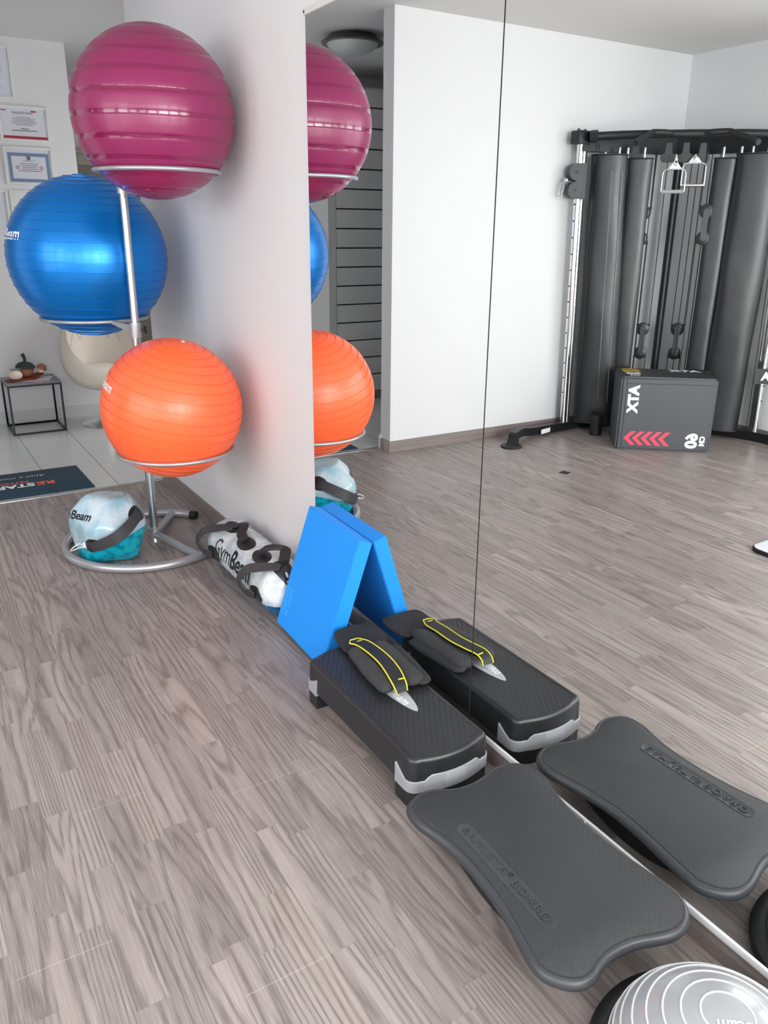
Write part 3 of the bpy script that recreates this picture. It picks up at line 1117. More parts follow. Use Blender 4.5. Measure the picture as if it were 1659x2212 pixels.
# ================================================================== BALANCE PAD
ty, tz = math.radians(17.7), 0
pd = Vector((1.309 - 1.1545, -0.0, 0.4995 - 0.018)).normalized()     # up along the face
pn = Vector((pd.z, 0, -pd.x))                                      # into the wall
pu = Vector((0, 1, 0))
pu = (pu + pd * 0.03).normalized(); pd2 = (pd - pu * pd.dot(pu)).normalized()
PO = Vector((1.1535, 2.333, 0.0185))
PWd, PHt, PTh = 0.413, 0.5055, 0.0575
bm = B()
t_ = bmesh.new(); bmesh.ops.create_cube(t_, size=1.0)
for v in t_.verts:
    v.co = Vector(((v.co.x + 0.5) * PTh, (v.co.y + 0.5) * PWd, (v.co.z + 0.5) * PHt))
bmesh.ops.bevel(t_, geom=list(t_.edges), offset=0.0035, segments=3, affect='EDGES')
PM = Matrix((( pn.x, pu.x, pd2.x, PO.x), (pn.y, pu.y, pd2.y, PO.y), (pn.z, pu.z, pd2.z, PO.z), (0, 0, 0, 1)))
merge(bm, t_)
finish(bm)
me = bpy.data.meshes.new('balance_pad'); bm.to_mesh(me); bm.free(); me.materials.append(mt['pad'])
pad = bpy.data.objects.new('balance_pad', me); COL.objects.link(pad)
pad.matrix_world = PM
tag(pad, 'bright blue foam balance pad leaning upright against the mirror', 'balance pad')
bm = B()
def ln3(a, b, w=0.0012):
    tube(bm, [(-0.0002, a[0], a[1]), (-0.0002, b[0], b[1])], w, 6)
ea, eb, ec, ed = (0.350, 0.055), (0.350, 0.165), (0.393, 0.165), (0.393, 0.055)
for a, b in ((ea, eb), (eb, ec), (ec, ed), (ed, ea), ((0.356, 0.062), (0.387, 0.110)), ((0.356, 0.110), (0.387, 0.062)), ((0.356, 0.110), (0.371, 0.158)), ((0.371, 0.158), (0.387, 0.110))):
    ln3(a, b)
finish(bm)
me = bpy.data.meshes.new('embossed_mark'); bm.to_mesh(me); bm.free(); me.materials.append(mt['pad_line'])
em = bpy.data.objects.new('embossed_mark', me); COL.objects.link(em); em.parent = pad

# ================================================================== AEROBIC STEP
SX0, SX1, SY0, SY1 = 1.036, 1.316, 1.545, 2.215
SZ0, SZ1 = 0.062, 0.158
BOW, CR = 0.036, 0.032


def step_outline(off=0.0, n=8, bow=BOW):
    """closed outline, counter-clockwise, starting at the near-left corner"""
    x0, x1, y0, y1 = SX0 - off, SX1 + off, SY0 - off, SY1 + off
    r = CR + off
    xm, hw = (x0 + x1) / 2, (x1 - x0) / 2
    def bowy(x):
        return bow * (1 - ((x - xm) / hw) ** 2)
    pts = []
    # near end left to right
    for i in range(n + 1):                      # near-left corner arc
        a = PI + (PI / 2) * i / n
        pts.append((x0 + r + r * math.cos(a), y0 + r + r * math.sin(a)))
    m_ = 20
    for i in range(1, m_):
        x = x0 + r + (x1 - x0 - 2 * r) * i / m_
        pts.append((x, y0 - bowy(x) + bowy(x0 + r)))
    for i in range(n + 1):
        a = 1.5 * PI + (PI / 2) * i / n
        pts.append((x1 - r + r * math.cos(a), y0 + r + r * math.sin(a)))
    for i in range(1, 24):
        pts.append((x1, y0 + r + (y1 - y0 - 2 * r) * i / 24))
    for i in range(n + 1):
        a = 0 + (PI / 2) * i / n
        pts.append((x1 - r + r * math.cos(a), y1 - r + r * math.sin(a)))
    for i in range(1, m_):
        x = x1 - r - (x1 - x0 - 2 * r) * i / m_
        pts.append((x, y1 + bowy(x) - bowy(x0 + r)))
    for i in range(n + 1):
        a = PI / 2 + (PI / 2) * i / n
        pts.append((x0 + r + r * math.cos(a), y1 - r + r * math.sin(a)))
    for i in range(1, 24):
        pts.append((x0, y1 - r - (y1 - y0 - 2 * r) * i / 24))
    return pts


step = thing('aerobic_step', (1.176, 1.88, 0), 'black aerobic step platform with grey end risers beside the mirror', 'step platform')
bm = B()
rings = [[Vector((x, y, SZ0)) for x, y in step_outline(0.0)]]
for k in range(7):
    a = (PI / 2) * k / 6
    rings.append([Vector((x, y, SZ1 - 0.016 + 0.016 * math.sin(a))) for x, y in step_outline(-0.004 - 0.016 * (1 - math.cos(a)))])
rings.append([Vector((x, y, SZ1)) for x, y in step_outline(-0.024)])
rings.append([Vector((x, y, SZ1 - 0.0015)) for x, y in step_outline(-0.0255)])
vs = loft(bm, rings, True, True, False)
f = bm.faces.new([v for v in vs[-1]])
f.material_index = 1
obj('platform', bm, [mt['step_black'], mt['step_top']], step)


def band_top(x, y, near):
    """height of the black / grey boundary around an end"""
    yc = SY0 if near else SY1
    s = 1 if near else -1
    dy = (y - yc) * s                       # distance in from the end
    xm = (SX0 + SX1) / 2
    dx = abs(x - xm)
    if dy > 0.034:                          # on the long sides: tongue
        t = min(1.0, (dy - 0.034) / 0.050)
        return 0.086 + 0.027 * (3 * t * t - 2 * t ** 3)
    if dx > 0.094:
        return 0.086
    if dx > 0.082:
        t = (0.094 - dx) / 0.012
        return 0.086 + 0.018 * t
    return 0.104


for near in (True, False):
    o_pts = step_outline(0.0028)
    i_pts = step_outline(-0.006)
    sel = [i for i, (x, y) in enumerate(o_pts) if ((y - SY0) < 0.100 if near else (SY1 - y) < 0.088)]
    if near:
        # the outline starts at the near-left corner: rotate so that the run is continuous
        cut = next(i for i in range(len(sel) - 1) if sel[i + 1] != sel[i] + 1)
        sel = sel[cut + 1:] + sel[:cut + 1]
    bm = B()
    rings = []
    for i in sel:
        x, y = o_pts[i]
        xi_, yi_ = i_pts[i]
        zt = band_top(x, y, near)
        rings.append([Vector((x, y, 0.050)), Vector((x, y, zt - 0.002)), Vector((x + (xi_ - x) * 0.25, y + (yi_ - y) * 0.25, zt)), Vector((xi_, yi_, zt)), Vector((xi_, yi_, 0.050))])
    loft(bm, rings)
    obj('end_riser', bm, mt['step_grey'], step)
    bm = B()
    fo = step_outline(0.0005)
    run = [fo[i] for i in sel]
    fi = step_outline(-0.055)
    inn = [fi[i] for i in sel]
    rings = [[Vector((a[0], a[1], 0.0)), Vector((a[0], a[1], 0.0505)), Vector((b[0], b[1], 0.0505)), Vector((b[0], b[1], 0.0))] for a, b in zip(run, inn)]
    loft(bm, rings)
    obj('foot', bm, mt['black'], step)
# logo plate: long pointed lens along the step
bm = B()
LC, LL, LW = Vector((1.191, 1.965, SZ1 - 0.0009)), 0.215, 0.034
ring = []
for i in range(49):
    t = -1 + 2 * i / 48
    ring.append((t, (1 - t * t) ** 0.62))
low = [LC + Vector((LW * w, LL * t, 0)) for t, w in ring] + [LC + Vector((-LW * w, LL * t, 0)) for t, w in reversed(ring[1:-1])]
loft(bm, [low, [p + Vector((0, 0, 0.0016)) for p in low]])
obj('logo_plate', bm, mt['logo_grey'], step)
bm = gymbeam_bm(0.043, 'RIGHT')
place_flat(bm, (1.186, 1.798, SZ1 + 0.0010), (0.03, -1, 0), (1, 0.03, 0))
obj('printed_lettering', bm, mt['print_white'], step, clean=False)

# ================================================================== ANKLE WEIGHT ON THE STEP
aw = thing('ankle_weight', (1.235, 2.03, SZ1), 'black ankle weight with yellow-edged strap lying on the aerobic step', 'ankle weight')
ZS = SZ1 + 0.0005
TH = math.radians(-8)


def awp(u, v, z):
    """local frame: u across (+ to the mirror), v along (+ away from the camera)"""
    return Vector((1.236 + u, 2.035 + v, ZS + z))


# flat neoprene flap, rounded, slightly curled up
bm = B()
def flap_ring(scale, z):
    out = []
    for j in range(40):
        a = 2 * PI * j / 40
        cx, sx = math.cos(a), math.sin(a)
        e = 0.45
        u = 0.090 * scale * math.copysign(abs(cx) ** e, cx)
        v = 0.078 * scale * math.copysign(abs(sx) ** e, sx)
        curl = 0.020 * max(0.0, v / 0.08) ** 2 + 0.006 * (u / 0.088) ** 2
        out.append(awp(u + 0.020 + 0.12 * v, 0.182 + v, z + curl))
    return out
loft(bm, [flap_ring(0.97, 0.001), flap_ring(1.0, 0.004), flap_ring(1.0, 0.009), flap_ring(0.96, 0.0115), flap_ring(0.6, 0.0115), flap_ring(0.02, 0.0115)])
obj('flap', bm, mt['neoprene'], aw)


def pod(u, v0, v1, ru, rz, z0, m_, du=0.0):
    bm = B()
    rings = []
    for i in range(29):
        t = i / 28
        v = v0 + (v1 - v0) * t
        k = (1 - abs(2 * t - 1) ** 9) ** 0.5
        k = max(k, 0.03)
        wob = 1 + 0.05 * math.sin(t * 9 + u * 40)
        rings.append([awp(u + du * (t - 0.5) + ru * k * wob * math.copysign(abs(math.cos(a)) ** 0.8, math.cos(a)), v, max(0.0, z0 + rz * k * wob * (math.sin(a)) + (rz * (1 - k)) * 0.0)) for a in (2 * PI * j / 28 for j in range(28))])
    loft(bm, rings)
    return obj('weight_pod', bm, mt[m_], aw)


pod(-0.062, -0.172, 0.118, 0.033, 0.021, 0.021, 'mesh', 0.030)
pod(0.034, -0.178, 0.118, 0.038, 0.020, 0.020, 'mesh', 0.016)
pod(0.070, -0.186, 0.085, 0.030, 0.0135, 0.0135, 'neoprene', 0.028)
# strap with yellow piping
keys = [(-0.031, 0.143, 0.034), (-0.017, 0.105, 0.039), (-0.015, 0.036, 0.045), (-0.016, -0.037, 0.045), (-0.026, -0.100, 0.045), (-0.039, -0.153, 0.043), (-0.043, -0.180, 0.031), (-0.043, -0.190, 0.014)]
sp = smooth_path([awp(*k) for k in keys], 7)
nz = [Vector((0, 0, 1))] * len(sp)
wd = [0.050 - 0.010 * max(0.0, (i / len(sp) - 0.6) / 0.4) for i in range(len(sp))]
for i in range(6):
    wd[i] = 0.046
bm = B(); ribbon(bm, sp, nz, wd, 0.0035); strap = obj('strap', bm, mt['velcro'], aw)
bm = B()
side_pts = []
for s in (1, -1):
    ep = []
    for i, p in enumerate(sp):
        T = (sp[min(i + 1, len(sp) - 1)] - sp[max(i - 1, 0)]).normalized()
        N_ = Vector((0, 0, 1)); N_ = (N_ - T * N_.dot(T)).normalized(); S_ = T.cross(N_)
        ep.append(p + S_ * (s * wd[i] / 2) + N_ * 0.003)
    side_pts.append(ep)
tube(bm, side_pts[0], 0.0024, 8); tube(bm, side_pts[1], 0.0024, 8)
tip = sp[0] + (sp[0] - sp[1]).normalized() * 0.016 + Vector((0, 0, 0.002))
tube(bm, [side_pts[0][0], tip, side_pts[1][0]], 0.0022, 8)
mid = awp(-0.029, -0.166, 0.0465)
tube(bm, [mid + Vector((-0.011, 0.002, 0)), mid + Vector((0.011, -0.001, 0))], 0.0022, 8)
obj('yellow_piping', bm, mt['yellow'], aw)
bm = B()
cc = awp(-0.019, 0.122, 0.0445)
loft(bm, [[cc + Vector((0.012 * math.cos(a), 0.006 * math.sin(a), 0)) for a in (2 * PI * j / 16 for j in range(16))], [cc + Vector((0.010 * math.cos(a), 0.005 * math.sin(a), 0.0012)) for a in (2 * PI * j / 16 for j in range(16))]])
obj('strap_emblem', bm, M('olive_print', (150, 140, 62), 0.6), aw)

# ================================================================== BALANCE BOARD
OUT = [(0.982, 1.462), (1.018, 1.473), (1.058, 1.466), (1.100, 1.444), (1.146, 1.435), (1.195, 1.440), (1.246, 1.455), (1.288, 1.456), (1.324, 1.441), (1.348, 1.411), (1.353, 1.369), (1.345, 1.323), (1.333, 1.276), (1.321, 1.212), (1.316, 1.149), (1.317, 1.088), (1.323, 1.030), (1.330, 0.972), (1.336, 0.917), (1.337, 0.881), (1.325, 0.848), (1.300, 0.822), (1.270, 0.808), (1.236, 0.806), (1.199, 0.815), (1.160, 0.829), (1.123, 0.837), (1.078, 0.838), (1.042, 0.830), (1.015, 0.820), (0.988, 0.818), (0.964, 0.826), (0.941, 0.846), (0.924, 0.874), (0.920, 0.905), (0.928, 0.947), (0.940, 0.990), (0.954, 1.049), (0.965, 1.116), (0.970, 1.192), (0.968, 1.261), (0.958, 1.322), (0.946, 1.375), (0.947, 1.420), (0.958, 1.446)]
osm = [Vector((p.x, p.y, 0)) for p in smooth_path([(x, y, 0) for x, y in OUT], 4, True)]


def offset(pts, d):
    n_ = len(pts)
    out = []
    for i in range(n_):
        t = (pts[(i + 2) % n_] - pts[i - 2]).normalized()
        out.append(pts[i] + Vector((-t.y, t.x, 0)) * d)
    return out


area2 = sum(osm[i - 1].x * osm[i].y - osm[i].x * osm[i - 1].y for i in range(len(osm)))
sgn = -1.0 if area2 > 0 else 1.0       # make positive d grow outwards
TZ = 0.125
bbd = thing('balance_board', (1.14, 1.135, 0), 'dark grey waisted balance board with woven tread beside the mirror', 'balance board')
bm = B()
rings = []
for d, z in ((-0.030, 0.097), (-0.004, 0.096), (0.0, 0.099), (0.002, 0.106), (0.001, 0.113), (-0.002, 0.119), (-0.006, 0.1225), (-0.011, 0.1235), (-0.0125, 0.1225), (-0.0135, 0.1222), (-0.0145, 0.1228)):
    rings.append([p + Vector((0, 0, z)) for p in offset(osm, sgn * d)])
loft(bm, rings, True, True, True)
obj('rim', bm, mt['board_rim'], bbd, ang=50)
bm = B()
inn = offset(osm, sgn * -0.0142)
loft(bm, [[p + Vector((0, 0, 0.1215)) for p in inn], [p + Vector((0, 0, 0.1238)) for p in inn], [p + Vector((0, 0, TZ)) for p in offset(osm, sgn * -0.0158)]])
obj('tread', bm, mt['board_top'], bbd)
# badge
b0, b1, bw = Vector((1.0335, 1.312, 0)), Vector((1.0200, 0.950, 0)), 0.0215
ax = (b1 - b0).normalized(); sx = Vector((-ax.y, ax.x, 0))
def pill(w, z):
    out = []
    for j in range(17):
        a = PI / 2 + PI * j / 16
        out.append(b0 + ax * bw + (ax * math.cos(a) + sx * math.sin(a)) * w + Vector((0, 0, z)))
    for j in range(17):
        a = -PI / 2 + PI * j / 16
        out.append(b1 - ax * bw + (ax * math.cos(a) + sx * math.sin(a)) * w + Vector((0, 0, z)))
    return out
bm = B(); loft(bm, [pill(bw, 0.1235), pill(bw, TZ + 0.0011), pill(bw - 0.0014, TZ + 0.0013), pill(bw - 0.0030, TZ + 0.0004)])
bg = obj('badge', bm, mt['board_badge'], bbd)
ta = text_bm('BAMUSTA  BOARD', 0.030, 0.0, 0, 'CENTER', spacing=1.08)
reg = text_bm('\u00ae', 0.020, 0, 0, 'CENTER')
x0 = min(v.co.x for v in ta.verts); x1 = max(v.co.x for v in ta.verts)
for v in reg.verts:
    v.co.x += x0 + (x1 - x0) * 0.548
    v.co.y += 0.007
merge(ta, reg)
fl = (0.325 / (x1 - x0))
geom = bmesh.ops.extrude_face_region(ta, geom=list(ta.faces))
for el in geom['geom']:
    if isinstance(el, bmesh.types.BMVert):
        el.co.z += 0.0026
ctr = (b0 + b1) / 2
for v in ta.verts:
    p = ctr + ax * (v.co.x * fl) + (-sx if sx.x < 0 else sx) * v.co.y
    v.co = Vector((p.x, p.y, TZ + 0.0003 + v.co.z))
obj('embossed_lettering', ta, mt['board_badge'], bg, ang=20)
# rockers underneath
for xx in (1.045, 1.235):
    bm = B()
    prof = []
    Rr = 0.42
    for i in range(25):
        y = -0.22 + 0.44 * i / 24
        prof.append((y, Rr - math.sqrt(Rr * Rr - y * y)))
    lowr = [(y, z) for y, z in prof if z < 0.093]
    ring = [Vector((xx - 0.028, 1.135 + y, z)) for y, z in lowr] + [Vector((xx - 0.028, 1.135 + lowr[-1][0], 0.0985)), Vector((xx - 0.028, 1.135 + lowr[0][0], 0.0985))]
    loft(bm, [ring, [p + Vector((0.056, 0, 0)) for p in ring]])
    obj('rocker', bm, mt['black'], bbd)

# ================================================================== HALF BALL TRAINER
HX, HY = 1.1063, 0.592
hb = thing('half_ball_trainer', (HX, HY, 0), 'grey half-ball balance trainer with pale ridges on a black base', 'balance trainer')
bm = B(); lathe(bm, [(0.0, 0.004), (0.205, 0.0), (0.225, 0.004), (0.2385, 0.016), (0.2400, 0.028), (0.236, 0.040), (0.222, 0.047), (0.206, 0.048), (0.200, 0.044), (0.0, 0.044)], (HX, HY, 0), 72); obj('base', bm, mt['rubber'], hb)
DR, DH, DZ = 0.2030, 0.160, 0.043


def dome(t):
    """t = 0 at rim, 1 at apex"""
    a = t * PI / 2
    return DR * math.cos(a), DZ + DH * math.sin(a)


bm = B(); lathe(bm, [dome(i / 28) for i in range(29)], (HX, HY, 0), 72, cap=False); dm = obj('dome', bm, mt['bosu'], hb)
for t in (0.10, 0.20, 0.30, 0.41, 0.52, 0.63, 0.74, 0.85):
    r, z = dome(t)
    bm = B(); tube(bm, circle_pts((HX, HY, z), r, 72), 0.0022, 8, closed=True); obj('dome_ridge', bm, mt['bosu_ring'], dm)
bm = gymbeam_bm(0.030, 'RIGHT', 0.006)
for v in bm.verts:
    # lettering reads upside down from the camera
    rt_, up_ = Vector((-0.80, 0.60, 0)), Vector((-0.60, -0.80, 0))
    p = Vector((HX - 0.035, HY - 0.004, 0)) + rt_ * v.co.x + up_ * v.co.y
    rr = math.hypot(p.x - HX, p.y - HY)
    v.co = Vector((p.x, p.y, DZ + DH * math.sqrt(max(0, 1 - (rr / DR) ** 2)) + 0.0012))
obj('printed_lettering', bm, mt['print_white'], dm, clean=False)

# ================================================================== PLYO BOX (seen in the mirror)
O_ = Vector((2 * D - 4.530, 4.112, 0.0))
U = Vector((-0.7726, -0.6354, 0)).normalized(); V_ = Vector((-0.6354, 0.7726, 0)).normalized(); Z_ = Vector((0, 0, 1))
LU, LV, LZ = 0.680, 0.415, 0.548
bm = B()
t_ = bmesh.new(); bmesh.ops.create_cube(t_, size=1.0)
for v in t_.verts:
    v.co = Vector(((v.co.x + 0.5) * LU, (v.co.y + 0.5) * LV, (v.co.z + 0.5) * LZ))
bmesh.ops.bevel(t_, geom=list(t_.edges), offset=0.016, segments=3, affect='EDGES')
def boxp(u, v, z):
    return O_ + U * u + V_ * v + Z_ * z
merge(bm, t_, fn=lambda c: boxp(c.x, c.y, c.z))
bm.normal_update()
for f in bm.faces:
    c = f.calc_center_median()
    f.material_index = 1 if c.z > LZ - 0.004 else 0
px_ = obj('plyo_box', bm, [mt['boxvinyl'], mt['boxtop']])
tag(px_, 'dark grey soft plyometric jump box with red arrows in front of the weight machine', 'jump box')


def on_face(bm, uc, zc, right, up, org_fn, lift=0.0012):
    place_flat(bm, org_fn(uc, zc), right, up, lift)
    return bm


front = lambda u, z: boxp(u, 0, z)
topf = lambda u, v: boxp(u, v, LZ)
sidef = lambda v, z: boxp(0, v, z)


def box_print(bm, m_, nm='printed_lettering'):
    return obj(nm, bm, mt[m_], px_, clean=False)


def chevrons(n_, size_w, size_h, gap, th):
    """pointing to +y of the text frame, stacked along y"""
    bm = B()
    for i in range(n_):
        y = i * gap
        P = [(-size_w / 2, y), (0, y + size_h), (size_w / 2, y), (size_w / 2, y - th), (0, y + size_h - th), (-size_w / 2, y - th)]
        vs = [bm.verts.new((a, b, 0)) for a, b in P]
        bm.faces.new((vs[0], vs[5], vs[4], vs[1])); bm.faces.new((vs[1], vs[4], vs[3], vs[2]))
    ym = (n_ - 1) * gap / 2 + size_h / 2 - th / 2
    for v in bm.verts:
        v.co.y -= ym
    return bm


dn = Vector((0, 0, -1))
bm = text_bm('ATX', 0.098, 0.006, 0, 'CENTER'); box_print(on_face(bm, 0.098, 0.385, dn, -U, front), 'print_white')
bm = text_bm('60', 0.112, 0.006, 0, 'CENTER'); box_print(on_face(bm, 0.547, 0.088, dn, -U, front), 'print_white')
bm = text_bm('CM', 0.050, 0.003, 0, 'CENTER'); box_print(on_face(bm, 0.620, 0.088, dn, -U, front), 'print_white')
bm = chevrons(5, 0.105, 0.052, 0.062, 0.036); box_print(on_face(bm, 0.222, 0.092, dn, -U, front), 'red', 'printed_arrows')
bm = text_bm('ATX', 0.11, 0.006, 0, 'CENTER'); box_print(on_face(bm, 0.500, 0.325, -U, V_, topf), 'print_white')
bm = text_bm('50', 0.10, 0.005, 0, 'CENTER'); box_print(on_face(bm, 0.10, 0.145, -U, V_, topf), 'print_white')
bm = text_bm('CM', 0.045, 0.003, 0, 'CENTER'); box_print(on_face(bm, 0.10, 0.065, -U, V_, topf), 'print_white')
bm = chevrons(4, 0.13, 0.03, 0.045, 0.022); box_print(on_face(bm, 0.10, 0.285, -U, V_, topf), 'yellow_print', 'printed_arrows')
bm = chevrons(5, 0.10, 0.05, 0.060, 0.036); box_print(on_face(bm, 0.30, 0.33, -V_, Z_, sidef), 'blue_print', 'printed_arrows')
bm = text_bm('75', 0.10, 0.005, 0, 'CENTER'); box_print(on_face(bm, 0.12, 0.45, -V_, Z_, sidef), 'print_white')
bm = text_bm('CM', 0.05, 0.003, 0, 'CENTER'); box_print(on_face(bm, 0.12, 0.375, -V_, Z_, sidef), 'print_white')
bm = text_bm('ATX', 0.10, 0.005, 0, 'CENTER'); box_print(on_face(bm, 0.14, 0.15, -V_, Z_, sidef), 'print_white')
bm = B()
for u in (0.040,):
    tube(bm, [boxp(u, -0.0006, 0.02), boxp(u, -0.0006, LZ - 0.02)], 0.0018, 6)
tube(bm, [boxp(0.045, -0.0006, LZ - 0.05), boxp(LU - 0.02, -0.0006, LZ - 0.045)], 0.0014, 6)
obj('cover_seam', bm, mt['black_matt'], px_)

# ================================================================== CABLE MACHINE (seen in the mirror)
LEAN = 0.026


def mv(xv, y, z, lean=LEAN):
    return Vector((2 * D - xv + lean * z, y, z))


cm = thing('cable_machine', mv(5.2, 4.4, 0), 'black corner cable machine with two covered weight stacks and pull-up bar', 'cable machine')
Lu, Cc, Ru = (4.60, 4.755), (5.405, 4.575), (5.690, 3.760)


def beam(pts, w, h, z, bm=None, lean=LEAN):
    """rectangular tube through plan points (virtual coords) centred at height z"""
    bm = bm or B()
    P = [mv(x, y, z if not isinstance(z, (list, tuple)) else z[i], lean) for i, (x, y) in enumerate(pts)]
    rings = []
    for i, p in enumerate(P):
        T = P[min(i + 1, len(P) - 1)] - P[max(i - 1, 0)]
        T.z = 0
        T.normalize()
        s = Vector((-T.y, T.x, 0))
        rings.append([p + s * (w / 2) + Z_ * (h / 2), p - s * (w / 2) + Z_ * (h / 2), p - s * (w / 2) - Z_ * (h / 2), p + s * (w / 2) - Z_ * (h / 2)])
    loft(bm, rings)
    return bm


bm = beam([(3.90, 4.555), (3.98, 4.61), (4.06, 4.655), (4.20, 4.70), Lu, (4.78, 4.78), Cc], 0.060, 0.062, [0.062, 0.074, 0.074, 0.052, 0.042, 0.038, 0.038]); obj('base_beam', bm, mt['black_metal'], cm)
bm = beam([Cc, (5.60, 4.02), Ru, (5.68, 3.40), (5.655, 3.05)], 0.060, 0.062, [0.038, 0.038, 0.042, 0.052, 0.062]); obj('base_beam', bm, mt['black_metal'], cm)
for (fx, fy, wx, wy) in ((3.885, 4.545, 3.93, 4.575), (5.655, 3.03, 5.655, 3.06)):
    bm = B(); lathe(bm, [(0, 0.0), (0.078, 0.0), (0.082, 0.006), (0.076, 0.014), (0.040, 0.020), (0, 0.020)], mv(fx, fy, 0, 0), 32); pf = obj('foot_pad', bm, mt['rubber'], cm)
    bm = B()
    a, b = mv(fx - (wx - fx) * 0.6, fy - (wy - fy) * 0.6, 0.018, 0), mv(wx + (wx - fx) * 0.8, wy + (wy - fy) * 0.8, 0.018, 0)
    T = (b - a).normalized(); s = Vector((-T.y, T.x, 0)) * 0.032
    loft(bm, [[a + s, a - s, b - s, b + s], [a.lerp(b, 0.55) + s * 0.8 + Z_ * 0.085, a.lerp(b, 0.55) - s * 0.8 + Z_ * 0.085, b - s * 0.8 + Z_ * 0.085, b + s * 0.8 + Z_ * 0.085]])
    obj('foot_gusset', bm, mt['black_metal'], cm)
bm = B()
sA, sB = mv(4.27, 4.685, 0), mv(4.39, 4.715, 0)
T = (sB - sA).normalized(); nn = Vector((-T.y, T.x, 0)); nn = nn if nn.y < 0 else -nn
for p in (sA, sB):
    p += nn * 0.0325
loft(bm, [[sA + Z_ * 0.028, sB + Z_ * 0.028, sB + Z_ * 0.064, sA + Z_ * 0.064], [q + nn * 0.001 for q in (sA + Z_ * 0.028, sB + Z_ * 0.028, sB + Z_ * 0.064, sA + Z_ * 0.064)]])
obj('sticker', bm, mt['print_white'], cm)

# uprights: chrome guide tube in front of a black post
for (ux, uy, s) in ((Lu[0], Lu[1], 1), (Ru[0], Ru[1], -1)):
    bm = B()
    tube(bm, [mv(ux, uy, 0.07), mv(ux, uy, 2.16)], 0.026, 20); up_ = obj('upright', bm, mt['chrome'], cm)
    bm = B()
    q = Vector((-0.040, 0.0, 0)) if s > 0 else Vector((0.0, 0.040, 0))
    tube(bm, [mv(ux, uy, 0.07) + q, mv(ux, uy, 2.16) + q], 0.013, 12); obj('guide_rod', bm, mt['chrome'], up_)
    q2 = Vector((0.034, -0.004, 0)) if s > 0 else Vector((0.010, -0.034, 0))
    for i in range(15):
        c = mv(ux, uy, 0.32 + 0.118 * i) + q2 * 0.80
        bm = B(); lathe(bm, [(0, -0.004), (0.006, -0.004), (0.006, 0.002), (0, 0.002)], c, 8, q2)
        obj('height_hole', bm, mt['black'], up_)
# right post, black front with lettering
bm = B()
p0 = mv(Ru[0] - 0.030, Ru[1] - 0.012, 0)
wv = Vector((-0.62, 0.78, 0)) * 0.030
fv = Vector((0.78, 0.62, 0)) * 0.022
rings = []
for z in (0.07, 0.62):
    c = mv(Ru[0] + 0.012, Ru[1] + 0.03, z)
    rings.append([c + wv + fv, c - wv + fv, c - wv - fv, c + wv - fv])
loft(bm, rings); pr_ = obj('post_sleeve', bm, mt['black_metal'], cm)
tx = text_bm('A', 0.085, 0.004, 0.0, 'CENTER')
fc = mv(Ru[0] + 0.012, Ru[1] + 0.03, 0.51) + Vector((0.62, -0.78, 0)) * 0.0
right_ = Vector((0.62, -0.78, 0)).normalized()
# lettering faces the room
right2 = Vector((0, 0, 1)).cross(Vector((0.78, 0.62, 0))).normalized()
face_c = mv(Ru[0] + 0.012, Ru[1] + 0.03, 0.51) + Vector((0.78, 0.62, 0)) * 0.0225
frontn = Vector((0.62, -0.78, 0)).normalized()
plate_c = mv(Ru[0] - 0.008, Ru[1] - 0.028, 0.51)
bm = B()
rr_ = Vector((0, 0, 1)).cross(frontn).normalized()
loft(bm, [[plate_c + rr_ * a + Z_ * b + frontn * k for a, b in ((-0.075, -0.055), (0.075, -0.055), (0.075, 0.06), (-0.075, 0.06))] for k in (0.0, 0.004)])
pl = obj('name_plate', bm, mt['black'], cm)
place_flat(tx, plate_c + frontn * 0.005, rr_, (0, 0, 1)); obj('printed_lettering', tx, mt['print_white'], pl, clean=False)

# top frame
bm = beam([Lu, (5.0, 4.69), Cc], 0.060, 0.120, 2.160); obj('top_beam', bm, mt['black_metal'], cm)
bm = beam([Cc, (5.62, 4.2), Ru], 0.060, 0.120, 2.160); obj('top_beam', bm, mt['black_metal'], cm)
for (ux, uy) in (Lu, Ru):
    bm = B()
    c = mv(ux, uy, 2.195)
    box(bm, (c.x - 0.062, c.y - 0.046, 2.145), (c.x + 0.062, c.y + 0.046, 2.235), 0.008)
    cap_ = obj('top_bracket', bm, mt['black_metal'], cm)
    for k in (-0.035, 0.030):
        bm = B()
        lathe(bm, [(0.010, 0), (0.010, 0.012), (0.005, 0.016), (0, 0.016)], (c.x + k, c.y, 2.234), 10)
        obj('bolt', bm, mt['black'], cap_)
